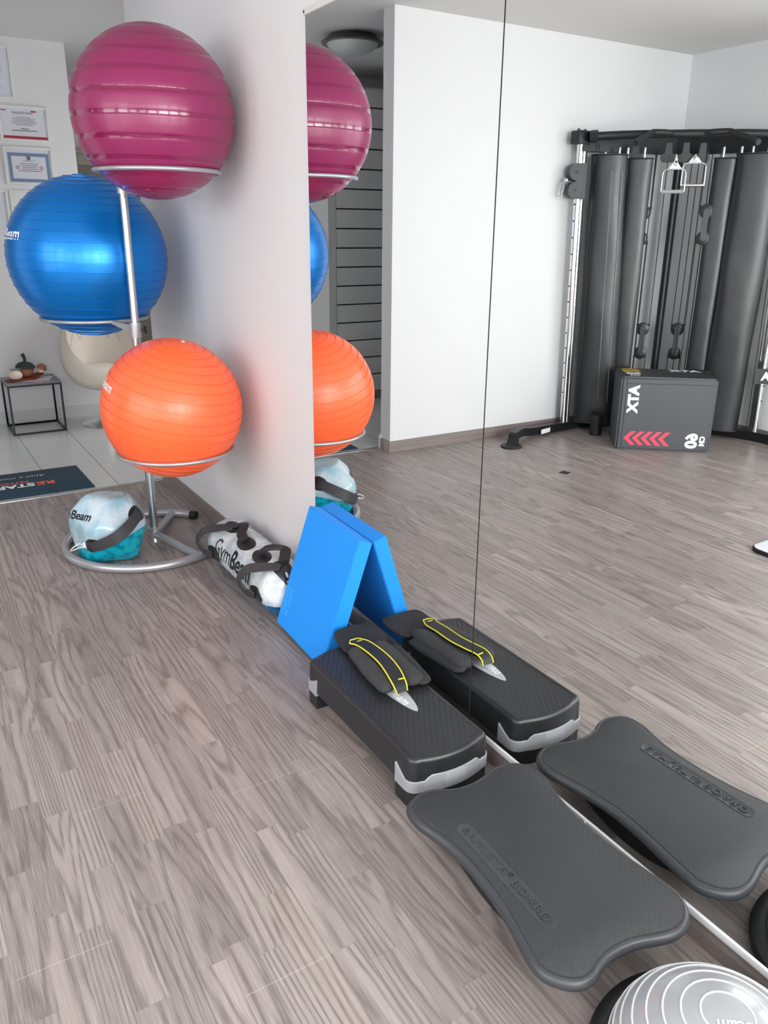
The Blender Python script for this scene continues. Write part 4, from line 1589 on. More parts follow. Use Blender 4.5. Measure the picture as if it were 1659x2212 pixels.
# pull-up bar
bL, bR = Vector((Lu[0] + 0.03, Lu[1] - 0.06, 0)), Vector((Ru[0] - 0.05, Ru[1] + 0.03, 0))
pb_ = [mv(bL.x, bL.y, 2.195), mv(bL.x * 0.75 + bR.x * 0.25, bL.y * 0.75 + bR.y * 0.25, 2.205), mv(bL.x * 0.25 + bR.x * 0.75, bL.y * 0.25 + bR.y * 0.75, 2.205), mv(bR.x, bR.y, 2.195)]
bm = B(); tube(bm, smooth_path(pb_, 8), 0.028, 16); bar = obj('pull_up_bar', bm, mt['rubber'], cm)
nrm = Vector((-(bR - bL).y, (bR - bL).x, 0)).normalized()
if nrm.x > 0:
    nrm = -nrm                       # towards the room (virtual coordinates)
along = (bR - bL).normalized()
for s, t0, t1, t2 in ((1, 0.42, 0.33, 0.24), (-1, 0.58, 0.68, 0.78)):
    a0 = bL.lerp(bR, t0); a1 = bL.lerp(bR, t1); a2 = bL.lerp(bR, t2)
    k = [(a0, 0.0, 2.205), (a0.lerp(a1, 0.3), 0.045, 2.210), (a1, 0.060, 2.212), (a1.lerp(a2, 0.25), 0.085, 2.205), (a2, 0.24, 2.145), (a2.lerp(bL if s > 0 else bR, 0.10), 0.30, 2.12)]
    bm = B(); tube(bm, smooth_path([mv((p + nrm * d).x, (p + nrm * d).y, z) for p, d, z in k], 6), 0.021, 14); obj('angled_grip', bm, mt['rubber'], bar)
# end disc at the left end of the bar
bm = B(); dd = Vector((-along.x, along.y, 0)); lathe(bm, [(0, -0.05), (0.040, -0.05), (0.042, -0.046), (0.042, 0.0), (0.030, 0.004), (0.018, 0.004), (0.012, 0.001), (0, 0.001)], mv(bL.x + 0.03, bL.y - 0.045, 2.195), 24, Vector((-0.6, -0.8, 0))); obj('pulley_cap', bm, mt['black'], cm)
# corner pole
bm = B(); tube(bm, [mv(Cc[0], Cc[1], 0.0, 0.0), mv(Cc[0], Cc[1], 2.13, 0.0)], 0.030, 20); obj('corner_pole', bm, mt['black_metal'], cm)


def oval(c, r, d, a, b, z, n_=40, dent=0.0):
    out = []
    for j in range(n_):
        t = 2 * PI * j / n_
        ct, st_ = math.cos(t), math.sin(t)
        e = 0.75
        p = Vector((c[0], c[1], 0)) + Vector((r[0], r[1], 0)) * (a * math.copysign(abs(ct) ** e, ct)) + Vector((d[0], d[1], 0)) * (b * math.copysign(abs(st_) ** e, st_))
        w = 1 + dent * math.sin(3 * t + z * 7)
        out.append(mv(c[0] + (p.x - c[0]) * w, c[1] + (p.y - c[1]) * w, z, 0.0))
    return out


def shroud(cb, ct, r, d, ab, at, b, z0, z1):
    bm = B()
    rings = []
    m_ = 26
    for i in range(m_ + 1):
        t = i / m_
        z = z0 + (z1 - z0) * t
        c = (cb[0] + (ct[0] - cb[0]) * t, cb[1] + (ct[1] - cb[1]) * t)
        a = ab + (at - ab) * t
        rings.append(oval(c, r, d, a, b, z, dent=0.018))
    # open tube with a thin wall
    inner = [[p.lerp(sum(rg, Vector()) / len(rg), 0.03) for p in rg] for rg in rings]
    loft(bm, rings, True, False, False)
    loft(bm, inner, True, False, False)
    for ra, rb in ((rings[0], inner[0]), (rings[-1], inner[-1])):
        loft(bm, [ra, rb], True, False, False)
    o = obj('stack_cover', bm, mt['shroud'], cm, ang=60)
    for rg, z in ((rings[-1], 0.004), (rings[0], -0.004)):
        bm = B()
        tube(bm, [p + Z_ * z for p in rg], 0.006, 8, closed=True)
        obj('cover_hoop', bm, mt['black'], o)
    return o


d1 = Vector((0.722, 0.692)); r1 = Vector((0.692, -0.722))
Ab, At = (4.825, 4.645), (4.768, 4.680)
shroud(Ab, At, r1, d1, 0.165, 0.132, 0.060, 0.075, 2.075)
shroud((Ab[0] + r1.x * 0.185 + d1.x * 0.03, Ab[1] + r1.y * 0.185 + d1.y * 0.03), (At[0] + r1.x * 0.225 + d1.x * 0.03, At[1] + r1.y * 0.225 + d1.y * 0.03), r1, d1, 0.066, 0.088, 0.026, 0.075, 2.05)
d2 = Vector((0.81, 0.586)); r2 = Vector((0.586, -0.81))
A2 = (5.508, 3.975)
shroud(A2, (A2[0] + 0.015, A2[1] - 0.02), r2, d2, 0.150, 0.162, 0.060, 0.075, 2.075)
shroud((A2[0] - r2.x * 0.215, A2[1] - r2.y * 0.215), (A2[0] - r2.x * 0.205, A2[1] - r2.y * 0.205), r2, d2, 0.072, 0.078, 0.026, 0.075, 2.05)
# weight stacks in the gap between the covers, with guide rods
for (c, r, dd_) in (((Ab[0] + r1.x * 0.135 + d1.x * 0.02, Ab[1] + r1.y * 0.135 + d1.y * 0.02), r1, d1), ((A2[0] - r2.x * 0.155, A2[1] - r2.y * 0.155), r2, d2)):
    bm = B()
    for i in range(14):
        z = 0.085 + i * 0.032
        h = 0.0295
        rings = []
        for zz in (z, z + h):
            rings.append([mv(c[0] + r.x * a + dd_.x * b, c[1] + r.y * a + dd_.y * b, zz, 0.0) for a, b in ((-0.11, -0.05), (0.11, -0.05), (0.11, 0.05), (-0.11, 0.05))])
        loft(bm, rings)
    ws = obj('weight_stack', bm, mt['black_matt'], cm)
    bm = B()
    pc = mv(c[0] - dd_.x * 0.055, c[1] - dd_.y * 0.055, 0.345, 0.0)
    pts_ = [pc + (Vector((-r.x, r.y, 0)) * math.cos(a) + Z_ * math.sin(a)) * 0.020 for a in (2 * PI * j / 24 for j in range(24))]
    tube(bm, pts_, 0.004, 8, closed=True)
    obj('selector_pin', bm, mt['chrome'], ws)
    for k in (-0.07, 0.05):
        bm = B(); tube(bm, [mv(c[0] + r.x * k + dd_.x * 0.0, c[1] + r.y * k, 0.53, 0.0), mv(c[0] + r.x * k, c[1] + r.y * k, 2.13, 0.0)], 0.011, 12)
        obj('guide_rod', bm, mt['chrome'], cm)
for k, c in ((0, At), (1, A2)):
    r = (r1, r2)[k]
    for q in (-0.03, 0.07):
        bm = B(); tube(bm, [mv(c[0] + r.x * q, c[1] + r.y * q, 0.07, 0.0), mv(c[0] + r.x * q, c[1] + r.y * q, 2.13, 0.0)], 0.010, 12)
        obj('guide_rod', bm, mt['chrome'], cm)
# pale seam lines on the left cover
for q in (0.025, 0.10):
    bm = B()
    P = []
    for i in range(20):
        t = i / 19
        z = 0.25 + 1.72 * t
        tt = (z - 0.075) / 2.0
        c = (Ab[0] + (At[0] - Ab[0]) * tt, Ab[1] + (At[1] - Ab[1]) * tt)
        a_ = 0.165 + (0.132 - 0.165) * tt
        P.append(mv(c[0] + r1.x * q - d1.x * 0.0615, c[1] + r1.y * q - d1.y * 0.0615, z, 0.0))
    tube(bm, P, 0.0022, 6)
    obj('cover_seam', bm, mt['silver'], cm)

# floating pulleys and cables
vdir = Vector((0.75, 0.66, 0))          # viewing direction in virtual plan


def pulley_pair(c, hgt=0.095):
    """double pulley with a link plate; axis along the view direction"""
    ax_ = Vector((-vdir.x, vdir.y, 0)).normalized()
    bm = B()
    c = Vector(c)
    sideways = ax_.cross(Z_).normalized()
    for s in (1, -1):
        p = c + Z_ * (hgt * s)
        lathe(bm, [(0, -0.012), (0.046, -0.012), (0.050, -0.009), (0.043, 0.0), (0.050, 0.009), (0.046, 0.012), (0.026, 0.012), (0.022, 0.016), (0.010, 0.016), (0.008, 0.019), (0, 0.019)], p, 28, ax_)
        lathe(bm, [(0, -0.019), (0.010, -0.016), (0.022, -0.016), (0.026, -0.012)], p, 28, ax_)
        for w in (1, -1):
            q = p + sideways * (0.048 * w) + Z_ * (0.040 * s)
            tube(bm, [p + sideways * 0.02 * w, q], 0.009, 8)
    for k in (0.016, -0.016):
        pts_ = [c + sideways * a + Z_ * b + ax_ * (k - 0.002) for a, b in ((-0.020, -hgt), (0.020, -hgt), (0.020, hgt), (-0.020, hgt))]
        loft(bm, [pts_, [p + ax_ * 0.004 for p in pts_]])
    return bm


PP = [((5.185, 4.55), 0.715), ((5.417, 4.40), 0.715), ((5.115, 4.60), 1.590), ((5.326, 4.20), 1.600)]
sidew = Vector((vdir.y, vdir.x, 0)).normalized()
for (x, y), z in PP:
    bm = pulley_pair(mv(x, y, z, 0.0)); obj('floating_pulley', bm, mt['black'], cm)
cab = []
for i, ((x, y), z) in enumerate(PP):
    c = mv(x, y, z, 0.0)
    sw = Vector((-vdir.x, vdir.y, 0)).normalized().cross(Z_).normalized()
    for w in (1, -1):
        top = Vector((c.x + sw.x * 0.045 * w, c.y + sw.y * 0.045 * w, 2.125))
        bot = Vector((c.x + sw.x * 0.042 * w, c.y + sw.y * 0.042 * w, 0.07))
        cab.append((c + sw * 0.046 * w + Z_ * 0.095, top))
        cab.append((c + sw * 0.046 * w - Z_ * 0.095, bot))
for x, y in ((5.06, 4.50), (5.30, 4.45), (5.36, 4.35), (5.44, 4.30)):
    cab.append((mv(x, y, 0.07, 0.0), mv(x, y, 2.12, 0.0)))
cab.append((mv(Lu[0] + 0.045, Lu[1] - 0.02, 0.07), mv(Lu[0] + 0.045, Lu[1] - 0.02, 2.15)))
cab.append((mv(Lu[0] + 0.085, Lu[1] - 0.05, 0.07), mv(Lu[0] + 0.12, Lu[1] - 0.07, 2.15)))
cab.append((mv(Ru[0] - 0.065, Ru[1] + 0.03, 0.07), mv(Ru[0] - 0.065, Ru[1] + 0.03, 2.15)))
for a, b in cab:
    bm = B(); tube(bm, [a, b], 0.0032, 8); obj('cable', bm, mt['black_matt'], cm)
# roller blocks under the top centre
for x, y in ((5.10, 4.42), (5.19, 4.34), (4.93, 4.58), (5.30, 4.28)):
    bm = B()
    c = mv(x, y, 2.06, 0.0)
    sw = Vector((-vdir.x, vdir.y, 0)).normalized().cross(Z_).normalized()
    ax_ = Vector((-vdir.x, vdir.y, 0)).normalized()
    for w in (1, -1):
        lathe(bm, [(0, -0.010), (0.030, -0.010), (0.026, 0.0), (0.030, 0.010), (0, 0.010)], c + sw * 0.024 * w, 18, ax_)
    for k in (0.014, -0.018):
        pts_ = [c + sw * a + Z_ * b + ax_ * k for a, b in ((-0.03, -0.03), (0.03, -0.03), (0.02, 0.10), (-0.02, 0.10))]
        loft(bm, [pts_, [p + ax_ * 0.004 for p in pts_]])
    obj('guide_pulley', bm, mt['black'], cm)

# sliding trolleys on the uprights
for (ux, uy, zc, s) in ((Lu[0], Lu[1], 1.895, 1),):
    c = mv(ux, uy, zc)
    bm = B()
    ax_ = Vector((-0.36, 0.93, 0)).normalized()
    sw = ax_.cross(Z_).normalized()
    if sw.x < 0:
        sw = -sw
    # sw points to real +x = image left in the mirror
    prof = []
    for zz, rr in ((0.052, 0.0), (-0.052, 0.0)):
        pass
    outl = [(-0.045, -0.125), (-0.045, 0.125)]
    for i in range(13):
        a = PI / 2 - PI * i / 12
        outl.append((0.030 + 0.058 * math.cos(a), 0.062 + 0.060 * math.sin(a)))
    for i in range(13):
        a = PI / 2 - PI * i / 12
        outl.append((0.030 + 0.058 * math.cos(a), -0.062 + 0.060 * math.sin(a)))
    f0 = [c + sw * a + Z_ * b - ax_ * 0.036 for a, b in outl]
    loft(bm, [f0, [p + ax_ * 0.072 for p in f0]])
    tr = obj('pulley_trolley', bm, mt['black'], cm)
    for zz in (0.062, -0.062):
        bm = B()
        lathe(bm, [(0, 0), (0.009, 0), (0.009, 0.004), (0, 0.004)], c + sw * 0.030 + Z_ * zz - ax_ * 0.036, 12, -ax_)
        obj('bolt', bm, mt['rubber'], tr)
    bm = B()
    k0 = c + sw * 0.092
    cp = [k0 + sw * a + Z_ * b for a, b in ((0.0, 0.012), (0.022, 0.004), (0.040, -0.030), (0.052, -0.088), (0.040, -0.104), (0.026, -0.090), (0.016, -0.030), (0.0, 0.002))]
    tube(bm, smooth_path(cp, 5, True), 0.0046, 8, closed=True)
    lathe(bm, [(0, -0.014), (0.014, -0.010), (0.017, 0), (0.014, 0.010), (0, 0.014)], k0 + sw * 0.002 + Z_ * 0.008, 14)
    obj('carabiner', bm, mt['chrome'], tr)

# ================================================================== CABLE HANDLES
for (x, y, z, lab, grip_m, zt) in ((5.048, 4.30, 1.900, 'chrome stirrup cable handle with grey grip, left and lower of the hanging pair', 'step_grey', 2.045),
                               (5.194, 4.25, 1.945, 'chrome stirrup cable handle with chrome grip, right and higher of the hanging pair', 'chrome', 2.05)):
    c = mv(x, y, z, 0.0)
    h = thing('cable_attachment', c + Z_ * 0.16, lab, 'cable attachment', 'cable handles under the pull-up bar')
    ax_ = Vector((-vdir.x, vdir.y, 0)).normalized()
    sw = ax_.cross(Z_).normalized()
    if sw.x > 0:
        sw = -sw
    fr = [c + sw * a + Z_ * b for a, b in ((-0.080, -0.075), (-0.080, 0.045), (-0.072, 0.068), (-0.050, 0.075), (0.050, 0.075), (0.072, 0.068), (0.080, 0.045), (0.080, -0.075))]
    bm = B(); tube(bm, fr, 0.0052, 10); obj('stirrup', bm, mt['chrome'], h)
    bm = B(); tube(bm, [c + sw * -0.076 - Z_ * 0.075, c + sw * 0.076 - Z_ * 0.075], 0.0135, 16); obj('grip', bm, mt[grip_m], h)
    bm = B()
    tri = [c + sw * a + Z_ * b - ax_ * 0.003 for a, b in ((-0.050, 0.074), (0.050, 0.074), (0.016, 0.118), (-0.016, 0.118))]
    loft(bm, [tri, [p + ax_ * 0.006 for p in tri]]); obj('bracket', bm, mt['chrome'], h)
    bm = B()
    tp = Z_ * (zt - z)
    loop = [c + sw * a + Z_ * b for a, b in ((0.0, 0.100), (0.012, 0.115), (0.010, zt - z - 0.02), (0.0, zt - z), (-0.010, zt - z - 0.02), (-0.012, 0.115))]
    tube(bm, smooth_path(loop, 5, True), 0.0048, 8, closed=True)
    lathe(bm, [(0, -0.012), (0.012, -0.010), (0.013, 0.010), (0.006, 0.03), (0, 0.03)], c + tp, 14)
    obj('carabiner', bm, mt['chrome'], h)

# small things on the floor seen in the mirror
bm = B(); lathe(bm, [(0, 0), (0.047, 0), (0.050, 0.003), (0.050, 0.162), (0.047, 0.165), (0.018, 0.165), (0.018, 0.150), (0, 0.150)], mv(4.735, 4.520, 0.0, 0.0), 28)
tag(obj('foam_cylinder', bm, mt['rubber']), 'short black foam cylinder standing on the floor by the left stack cover', 'foam cylinder')
bm = B(); c = mv(3.763, 3.832, 0, 0)
Q = [c + Vector((a, b, 0.0002)) for a, b in ((-0.035, -0.02), (0.02, -0.035), (0.035, 0.02), (-0.02, 0.035))]
loft(bm, [Q, [p + Z_ * 0.0025 for p in Q]])
tag(obj('floor_marker', bm, mt['black_matt']), 'small dark square marker stuck on the laminate floor', 'floor marker')
# white exercise mat
e1 = Vector((-1, 0.02, 0)).normalized(); e2 = Vector((0.03, -1, 0)).normalized()
mo = mv(3.612, 2.318, 0, 0)
def mat_ring(ins, z):
    L1, L2, r = 0.62, 1.25, 0.06
    out = []
    for (cx_, cy_, a0) in ((r, r, PI), (L1 - r, r, 1.5 * PI), (L1 - r, L2 - r, 0), (r, L2 - r, 0.5 * PI)):
        for j in range(9):
            a = a0 + (PI / 2) * j / 8
            out.append(mo + e1 * (cx_ + (r - ins) * math.cos(a)) + e2 * (cy_ + (r - ins) * math.sin(a)) + Z_ * z)
    return out
em_ = thing('exercise_mat', mo + e1 * 0.31 + e2 * 0.62, 'white-topped exercise mat with dark edge on the floor at the right of the mirror', 'exercise mat')
bm = B(); loft(bm, [mat_ring(0.004, 0.0), mat_ring(0.0, 0.004), mat_ring(0.0, 0.018), mat_ring(0.004, 0.021)]); obj('mat_core', bm, mt['rubber'], em_)
bm = B(); loft(bm, [mat_ring(0.007, 0.0205), mat_ring(0.007, 0.0235), mat_ring(0.010, 0.0245)]); obj('mat_top', bm, dots_mat('white_mat_top', (222, 226, 232), 70.0, 0.6), em_)

# ================================================================== HALLWAY
# door mat
MX0, MX1, MY0, MY1 = -0.12, 0.944, 5.062, 5.605
bm = B()
def dm_ring(i, z):
    return [Vector(p) for p in ((MX0 + i, MY0 + i, z), (MX1 - i, MY0 + i, z), (MX1 - i - 0.006, MY1 - i, z), (MX0 + i, MY1 - i, z))]
loft(bm, [dm_ring(0, 0.0), dm_ring(0, 0.006), dm_ring(0.004, 0.009)])
dmat = obj('door_mat', bm, mt['mat_teal']); tag(dmat, 'dark teal printed door mat at the hallway threshold', 'door mat')
def mat_text(s, size, x_right, y, m_, bold=0.0, shear=0.0, sy=1.0):
    t = text_bm(s, size, bold, shear, 'LEFT')
    for v in t.verts:
        v.co = Vector((x_right - v.co.x, y - v.co.y * sy, 0.0096))
    return obj('printed_lettering', t, mt[m_], dmat, clean=False)
def tw(s, size, bold=0.0):
    t = text_bm(s, size, bold, 0, 'LEFT'); w = max(v.co.x for v in t.verts); t.free(); return w
mat_text('RE', 0.098, 0.745, 5.290, 'coral_print', 0.004)
mat_text('START', 0.098, 0.745 - tw('RE', 0.098, 0.004) - 0.012, 5.290, 'print_white', 0.004)
mat_text('PHYSIO', 0.062, 0.60, 5.365, 'coral_print', 0.001)
mat_text('Ahol a mozgas gyogyit', 0.060, 0.72, 5.475, 'print_white', -0.0008, 0.3)
bm = B()
sw_ = smooth_path([(0.40, 5.195, 0.0095), (0.30, 5.172, 0.0095), (0.18, 5.165, 0.0095), (0.06, 5.19, 0.0095), (-0.02, 5.25, 0.0095)], 6)
ribbon(bm, sw_, [Z_] * len(sw_), [0.004 + 0.012 * math.sin(PI * i / (len(sw_) - 1)) for i in range(len(sw_))], 0.0006)
sw_ = smooth_path([(0.32, 5.225, 0.0095), (0.24, 5.205, 0.0095), (0.14, 5.205, 0.0095), (0.10, 5.25, 0.0095), (0.19, 5.29, 0.0095), (0.24, 5.36, 0.0095), (0.30, 5.375, 0.0095)], 6)
ribbon(bm, sw_, [Z_] * len(sw_), [0.006 + 0.020 * math.sin(PI * i / (len(sw_) - 1)) for i in range(len(sw_))], 0.0006)
obj('printed_emblem', bm, mt['print_white'], dmat)

# side table
TX0, TX1, TY0, TY1, TZ_ = 0.700, 1.082, 6.715, 7.09, 0.400
tb = thing('side_table', (0.89, 6.9, 0), 'low side table with black wire cube frame and grey top against the hallway wall', 'side table')
bm = B()
s = 0.007
for x in (TX0, TX1):
    for y in (TY0, TY1):
        box(bm, (x - s, y - s, 0), (x + s, y + s, TZ_ - 0.012))
for z in (s, TZ_ - 0.018):
    for y in (TY0, TY1):
        box(bm, (TX0 + s, y - s, z - s), (TX1 - s, y + s, z + s))
    for x in (TX0, TX1):
        box(bm, (x - s, TY0 + s, z - s), (x + s, TY1 - s, z + s))
obj('frame', bm, mt['table_frame'], tb)
bm = B(); box(bm, (TX0 - 0.007, TY0 - 0.007, TZ_ - 0.012), (TX1 + 0.007, TY1 + 0.007, TZ_), 0.002); obj('tabletop', bm, mt['table_top'], tb)
# leaflets
for i, (cx, cy, rz, w, h, m_, lab) in enumerate(((0.99, 6.88, -0.35, 0.105, 0.210, 'paper', 'pale leaflet on the right of the side table top'), (0.88, 6.80, 0.9, 0.105, 0.21, 'paper_pink', 'pinkish leaflet on the side table top, below the runner'))):
    bm = B()
    cs, sn = math.cos(rz), math.sin(rz)
    Q = [Vector((cx + a * cs - b * sn, cy + a * sn + b * cs, TZ_ + 0.0003 + i * 0.0018)) for a, b in ((-w / 2, -h / 2), (w / 2, -h / 2), (w / 2, h / 2), (-w / 2, h / 2))]
    loft(bm, [Q, [p + Z_ * 0.0014 for p in Q]])
    tag(obj('leaflet', bm, mt[m_]), lab, 'leaflet', 'leaflets on the side table')
# rust runner
bm = B()
rp = smooth_path([(0.715, 6.83, TZ_ + 0.006), (0.78, 6.86, TZ_ + 0.010), (0.86, 6.90, TZ_ + 0.007), (0.93, 6.95, TZ_ + 0.014), (0.985, 6.985, TZ_ + 0.030)], 6)
ribbon(bm, rp, [Z_] * len(rp), [0.09 + 0.03 * math.sin(PI * i / (len(rp) - 1)) for i in range(len(rp))], 0.004)
tag(obj('table_runner', bm, mt['rust']), 'rust brown leaf-shaped cloth on the side table', 'cloth')


def pumpkin(c, r, h, m_, ribs=9):
    bm = B()
    rings = []
    for i in range(1, 16):
        t = PI * i / 16
        ring = []
        for j in range(54):
            a = 2 * PI * j / 54
            k = 1 - 0.09 * abs(math.cos(a * ribs / 2)) ** 3
            rr = r * (math.sin(t) ** 0.75) * k
            ring.append(Vector((c[0] + rr * math.cos(a), c[1] + rr * math.sin(a), c[2] + h / 2 - h / 2 * math.cos(t))))
        rings.append(ring)
    loft(bm, rings)
    return bm


ac = thing('acorn_ornament', (0.872, 6.95, TZ_ + 0.013), 'brown knitted acorn ornament with dark green cap and stalk', 'ornament', 'autumn ornaments on the side table')
bm = pumpkin((0.872, 6.95, TZ_ + 0.014), 0.060, 0.095, 'pumpkin', 12); obj('body', bm, mt['pumpkin'], ac)
bm = B(); lathe(bm, [(0.060, 0.0), (0.074, -0.004), (0.070, 0.014), (0.050, 0.034), (0.020, 0.044), (0, 0.046)], (0.872, 6.95, TZ_ + 0.088), 28, (0.06, 0, 1)); obj('cap', bm, mt['cap'], ac)
bm = B(); tube(bm, smooth_path([(0.873, 6.95, TZ_ + 0.13), (0.875, 6.95, TZ_ + 0.155), (0.869, 6.95, TZ_ + 0.180), (0.859, 6.95, TZ_ + 0.192)], 5), [0.010 + 0.00035 * i for i in range(16)], 10); obj('stalk', bm, mt['cap'], ac)
pw = thing('pumpkin_ornament', (0.785, 6.88, TZ_ + 0.014), 'cream knitted pumpkin ornament left of the acorn', 'ornament', 'autumn ornaments on the side table')
bm = pumpkin((0.780, 6.845, TZ_ + 0.0145), 0.052, 0.070, 'pumpkin_white'); obj('body', bm, mt['pumpkin_white'], pw)
bm = B()
for k in range(6):
    tube(bm, [(0.760 + 0.012 * k, 6.845, TZ_ + 0.082), (0.745 + 0.013 * k, 6.855, TZ_ + 0.098 + 0.004 * (k % 2))], [0.006, 0.003], 8)
obj('leaves', bm, M('grey_green_leaves', (120, 132, 124), 0.8), pw)
ms = thing('mushroom_ornament', (0.992, 6.965, TZ_ + 0.03), 'small pale mushroom ornament with brown rim right of the acorn', 'ornament', 'autumn ornaments on the side table')
bm = B(); lathe(bm, [(0, -0.010), (0.026, -0.008), (0.030, 0.012), (0.024, 0.034), (0, 0.036)], (0.992, 6.965, TZ_ + 0.047), 24); obj('stem', bm, mt['pumpkin_white'], ms)
bm = B(); lathe(bm, [(0.018, 0.0), (0.038, -0.010), (0.040, -0.003), (0.032, 0.016), (0.014, 0.030), (0, 0.031)], (0.995, 6.965, TZ_ + 0.075), 24, (0.45, -0.1, 1)); obj('cap', bm, mt['pumpkin'], ms)

# tub chair
ch = thing('tub_chair', (1.44, 6.83, 0), 'cream button-tufted swivel tub chair on a chrome pedestal', 'chair')
CX_, CY_ = 1.445, 6.83
bm = B(); lathe(bm, [(0, 0.0), (0.205, 0.0), (0.212, 0.004), (0.200, 0.012), (0.120, 0.030), (0.050, 0.048), (0.030, 0.060), (0, 0.060)], (CX_, CY_, 0), 48); obj('pedestal_base', bm, mt['chrome'], ch)
bm = B(); tube(bm, [(CX_, CY_, 0.055), (CX_, CY_, 0.30)], 0.026, 20); obj('pedestal_column', bm, mt['chrome'], ch)
# shell: bowl whose rim rises towards the back
def shell_pt(a, t, off=0.0):
    """a: angle (0 = front, towards -y), t: 0 bottom centre .. 1 rim"""
    back = (1 - math.cos(a)) / 2
    rim = 0.44 + 0.52 * (back ** 1.15)
    R = (0.315 + 0.015 * back) * (math.sin(min(1.0, t * 1.25) * PI / 2) ** 0.72) - off
    R *= 1.0 - 0.16 * max(0, (t - 0.75) / 0.25) ** 2 * back
    z = 0.285 + off + (rim - 0.285) * (t ** 1.55)
    return Vector((CX_ + R * math.sin(a), CY_ - R * math.cos(a) * 0.90, z))
bm = B()
NA, NT = 56, 18
outer = [[shell_pt(2 * PI * j / NA, t / NT) for j in range(NA)] for t in range(1, NT + 1)]
inner = [[shell_pt(2 * PI * j / NA, t / NT, 0.045) for j in range(NA)] for t in range(NT, 2, -1)]
loft(bm, outer + inner, True, True, True)
obj('shell', bm, mt['cream'], ch, ang=70)
bm = B(); 
rings = []
for k, z in ((0.9, 0.41), (1.0, 0.425), (1.02, 0.445), (1.0, 0.465), (0.93, 0.478), (0.5, 0.488), (0.02, 0.49)):
    rings.append([Vector((CX_ + 0.235 * k * math.cos(a), CY_ - 0.02 + 0.205 * k * math.sin(a), z)) for a in (2 * PI * j / 40 for j in range(40))])
loft(bm, rings); obj('seat_cushion', bm, mt['cream'], ch)
# tufting: buttons and seams on the inner back
bt = []
for row, (tt, ks) in enumerate(((0.66, (-2, -1, 0, 1, 2)), (0.78, (-1.5, -0.5, 0.5, 1.5)), (0.89, (-2, -1, 0, 1, 2)))):
    for k in ks:
        bt.append((PI + k * 0.40, tt, row, k))
for a, tt, row, k in bt:
    p = shell_pt(a, tt, 0.047)
    nrm_ = (Vector((CX_, CY_, p.z + 0.05)) - p).normalized()
    bm = B(); lathe(bm, [(0.011, -0.004), (0.011, 0.002), (0.006, 0.006), (0, 0.007)], p, 12, nrm_); obj('button', bm, mt['cream'], ch)
bm = B()
for i, (a, tt, row, k) in enumerate(bt):
    for (a2, t2, row2, k2) in bt[i + 1:]:
        if row2 == row + 1 and abs(k2 - k) < 0.6:
            P = [shell_pt(a + (a2 - a) * s_ / 6, tt + (t2 - tt) * s_ / 6, 0.0465) for s_ in range(7)]
            tube(bm, P, 0.0028, 6)
obj('tufting_seams', bm, mt['cream_seam'], ch)

# framed certificates on the hallway wall
WY = 7.2
seal_m = M('pale_red_print', (196, 160, 170), 0.6)


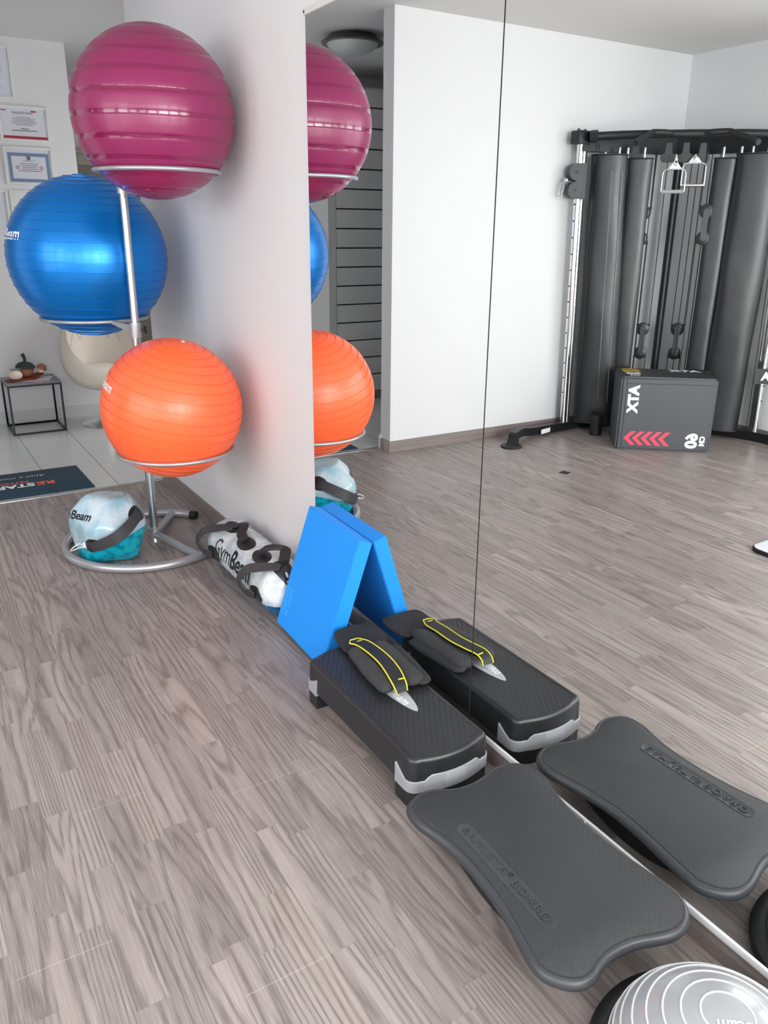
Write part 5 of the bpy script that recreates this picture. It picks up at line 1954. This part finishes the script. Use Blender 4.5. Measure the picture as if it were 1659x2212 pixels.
def frame(x0, x1, z0, z1, label, kind):
    fr = thing('picture_frame', ((x0 + x1) / 2, WY, z0), label, 'framed certificate', 'framed certificates on the hallway wall')
    bm = B()
    w, d = 0.018, 0.016
    for lo, hi in (((x0, WY - d, z0), (x0 + w, WY, z1)), ((x1 - w, WY - d, z0), (x1, WY, z1)), ((x0 + w, WY - d, z0), (x1 - w, WY, z0 + w)), ((x0 + w, WY - d, z1 - w), (x1 - w, WY, z1))):
        box(bm, lo, hi, 0.002)
    obj('frame', bm, mt['frame'], fr)
    X0, X1, Z0, Z1 = x0 + w, x1 - w, z0 + w, z1 - w
    ym = WY - 0.006
    def rect(a, b, c, d_, y, m_, nm):
        bm = B(); box(bm, (a, y - 0.0008, c), (b, y, d_)); return obj(nm, bm, mt[m_], fr)
    cxm = (X0 + X1) / 2
    def lines(zs, wfrac, m_, y, h=0.003):
        bm = B()
        for z, wf in zip(zs, wfrac):
            box(bm, (cxm - wf / 2, y - 0.0006, z), (cxm + wf / 2, y, z + h))
        obj('printed_lines', bm, mt[m_], fr)
    def label_text(s_, size, x, z, m_, y, bold=0.0):
        t = text_bm(s_, size, bold, 0, 'CENTER')
        for v in t.verts:
            v.co = Vector((x + v.co.x, y - 0.0004, z + v.co.y))
        obj('printed_lettering', t, mt[m_], fr, clean=False)
    if kind == 'red':
        rect(X0, X1, Z0, Z1, ym, 'paper', 'paper')
        rect(X0 + 0.004, X1 - 0.004, Z0 + 0.001, Z0 + 0.020, ym - 0.001, 'red_band', 'red_band')
        label_text('TAN\u00daS\u00cdTV\u00c1NY', 0.022, cxm - 0.004, Z1 - 0.032, 'grey_print', ym - 0.001, 0.0004)
        lines([Z1 - 0.062 - 0.0105 * i for i in range(6)], [0.10, 0.165, 0.15, 0.18, 0.165, 0.12], 'grey_print', ym - 0.001)
        lines([Z0 + 0.068, Z0 + 0.055], [0.06, 0.18], 'grey_print', ym - 0.001, 0.006)
        bm = B(); box(bm, (X1 - 0.105, ym - 0.0016, Z1 - 0.022), (X1 - 0.065, ym - 0.001, Z1 - 0.012)); box(bm, (X0 + 0.006, ym - 0.0016, Z1 - 0.020), (X0 + 0.045, ym - 0.001, Z1 - 0.013)); obj('printed_mark', bm, mt['red_band'], fr)
    elif kind == 'blue':
        rect(X0, X1, Z0, Z1, ym, 'paper', 'paper')
        rect(X0 + 0.012, X1 - 0.012, Z0 + 0.004, Z1 - 0.026, ym - 0.001, 'cert_blue', 'ornate_border')
        rect(X0 + 0.036, X1 - 0.036, Z0 + 0.026, Z1 - 0.050, ym - 0.0018, 'paper', 'inner_panel')
        label_text('CERTIFICATE', 0.014, cxm, Z1 - 0.083, 'grey_print', ym - 0.0028, 0.0)
        lines([Z1 - 0.105 - 0.013 * i for i in range(5)], [0.13, 0.12, 0.10, 0.12, 0.17], 'grey_print', ym - 0.0028, 0.004)
        for sx_, sz_ in ((-0.085, (Z0 + Z1) / 2 - 0.012), (0.085, (Z0 + Z1) / 2 - 0.012), (0.0, Z1 - 0.062)):
            bm = B()
            lathe(bm, [(0.010, 0), (0.016, 0), (0.016, 0.0008), (0.010, 0.0008)], (cxm + sx_, ym - 0.0024, sz_), 20, (0, -1, 0))
            obj('seal_mark', bm, seal_m if sx_ else mt['grey_print'], fr)
    else:
        rect(X0, X1, Z0, Z1, ym, 'paper' if kind == 'plain' else 'frame', 'paper')
        lines([Z1 - 0.05, Z1 - 0.13, Z1 - 0.145, Z1 - 0.16, Z0 + 0.06], [0.05, 0.10, 0.12, 0.10, 0.08], 'grey_print', ym - 0.001)


frame(0.840, 1.095, 2.442, 2.800, 'white framed certificate, topmost on the hallway wall', 'plain')
frame(0.955, 1.312, 2.158, 2.405, 'framed certificate with red band along its bottom edge', 'red')
frame(0.955, 1.310, 1.850, 2.122, 'framed certificate with blue ornate border above the blue ball', 'blue')
frame(0.962, 1.250, 1.480, 1.812, 'cream framed sheet partly hidden behind the blue ball', 'cream')
frame(0.700, 0.948, 1.500, 1.812, 'framed certificate cut off at the left edge, beside the blue ball', 'plain')

# wardrobe with slatted front
WX1, WX0, WYF = 2 * D - 3.425, -1.95, 6.615
wr = thing('wardrobe', ((WX0 + WX1) / 2, 6.9, 0), 'tall white wardrobe with dark horizontal grooves in the hallway', 'wardrobe')
bm = B()
box(bm, (WX0, WYF + 0.03, 0.075), (WX1, 7.19, 2.69)); box(bm, (WX1 - 0.075, WYF, 0.075), (WX1, WYF + 0.03, 2.69)); obj('carcass', bm, mt['slat'], wr)
bm = B(); box(bm, (WX0, WYF + 0.02, 0.0), (WX1, 7.18, 0.075)); obj('plinth', bm, mt['skirting'], wr)
bm = B()
box(bm, (WX0 + 0.02, WYF + 0.018, 0.085), (WX1 - 0.08, WYF + 0.029, 2.67), mi=1)
z = 0.085
while z < 2.66:
    box(bm, (WX0 + 0.02, WYF + 0.002, z), (WX1 - 0.08, WYF + 0.018, min(z + 0.152, 2.67)), 0.001)
    z += 0.1635
obj('door', bm, [mt['slat'], mt['groove']], wr)

# ceiling lamp
lx, ly = -0.46, 5.74
cl = thing('ceiling_lamp', (lx, ly, CEIL), 'round opal glass ceiling lamp with dark nickel rim in the hallway', 'ceiling lamp')
bm = B(); lathe(bm, [(0.150, 0.0), (0.170, -0.006), (0.190, -0.030), (0.222, -0.045), (0.228, -0.052), (0.222, -0.060), (0.186, -0.062), (0.180, -0.050), (0.150, -0.010)], (lx, ly, CEIL), 56, cap=False); obj('rim', bm, mt['lamp_metal'], cl)
bm = B(); lathe(bm, [(0.188, -0.056), (0.180, -0.072), (0.150, -0.098), (0.100, -0.120), (0.045, -0.131), (0, -0.133)], (lx, ly, CEIL), 56, cap=False); obj('glass_shade', bm, mt['lamp_glass'], cl)
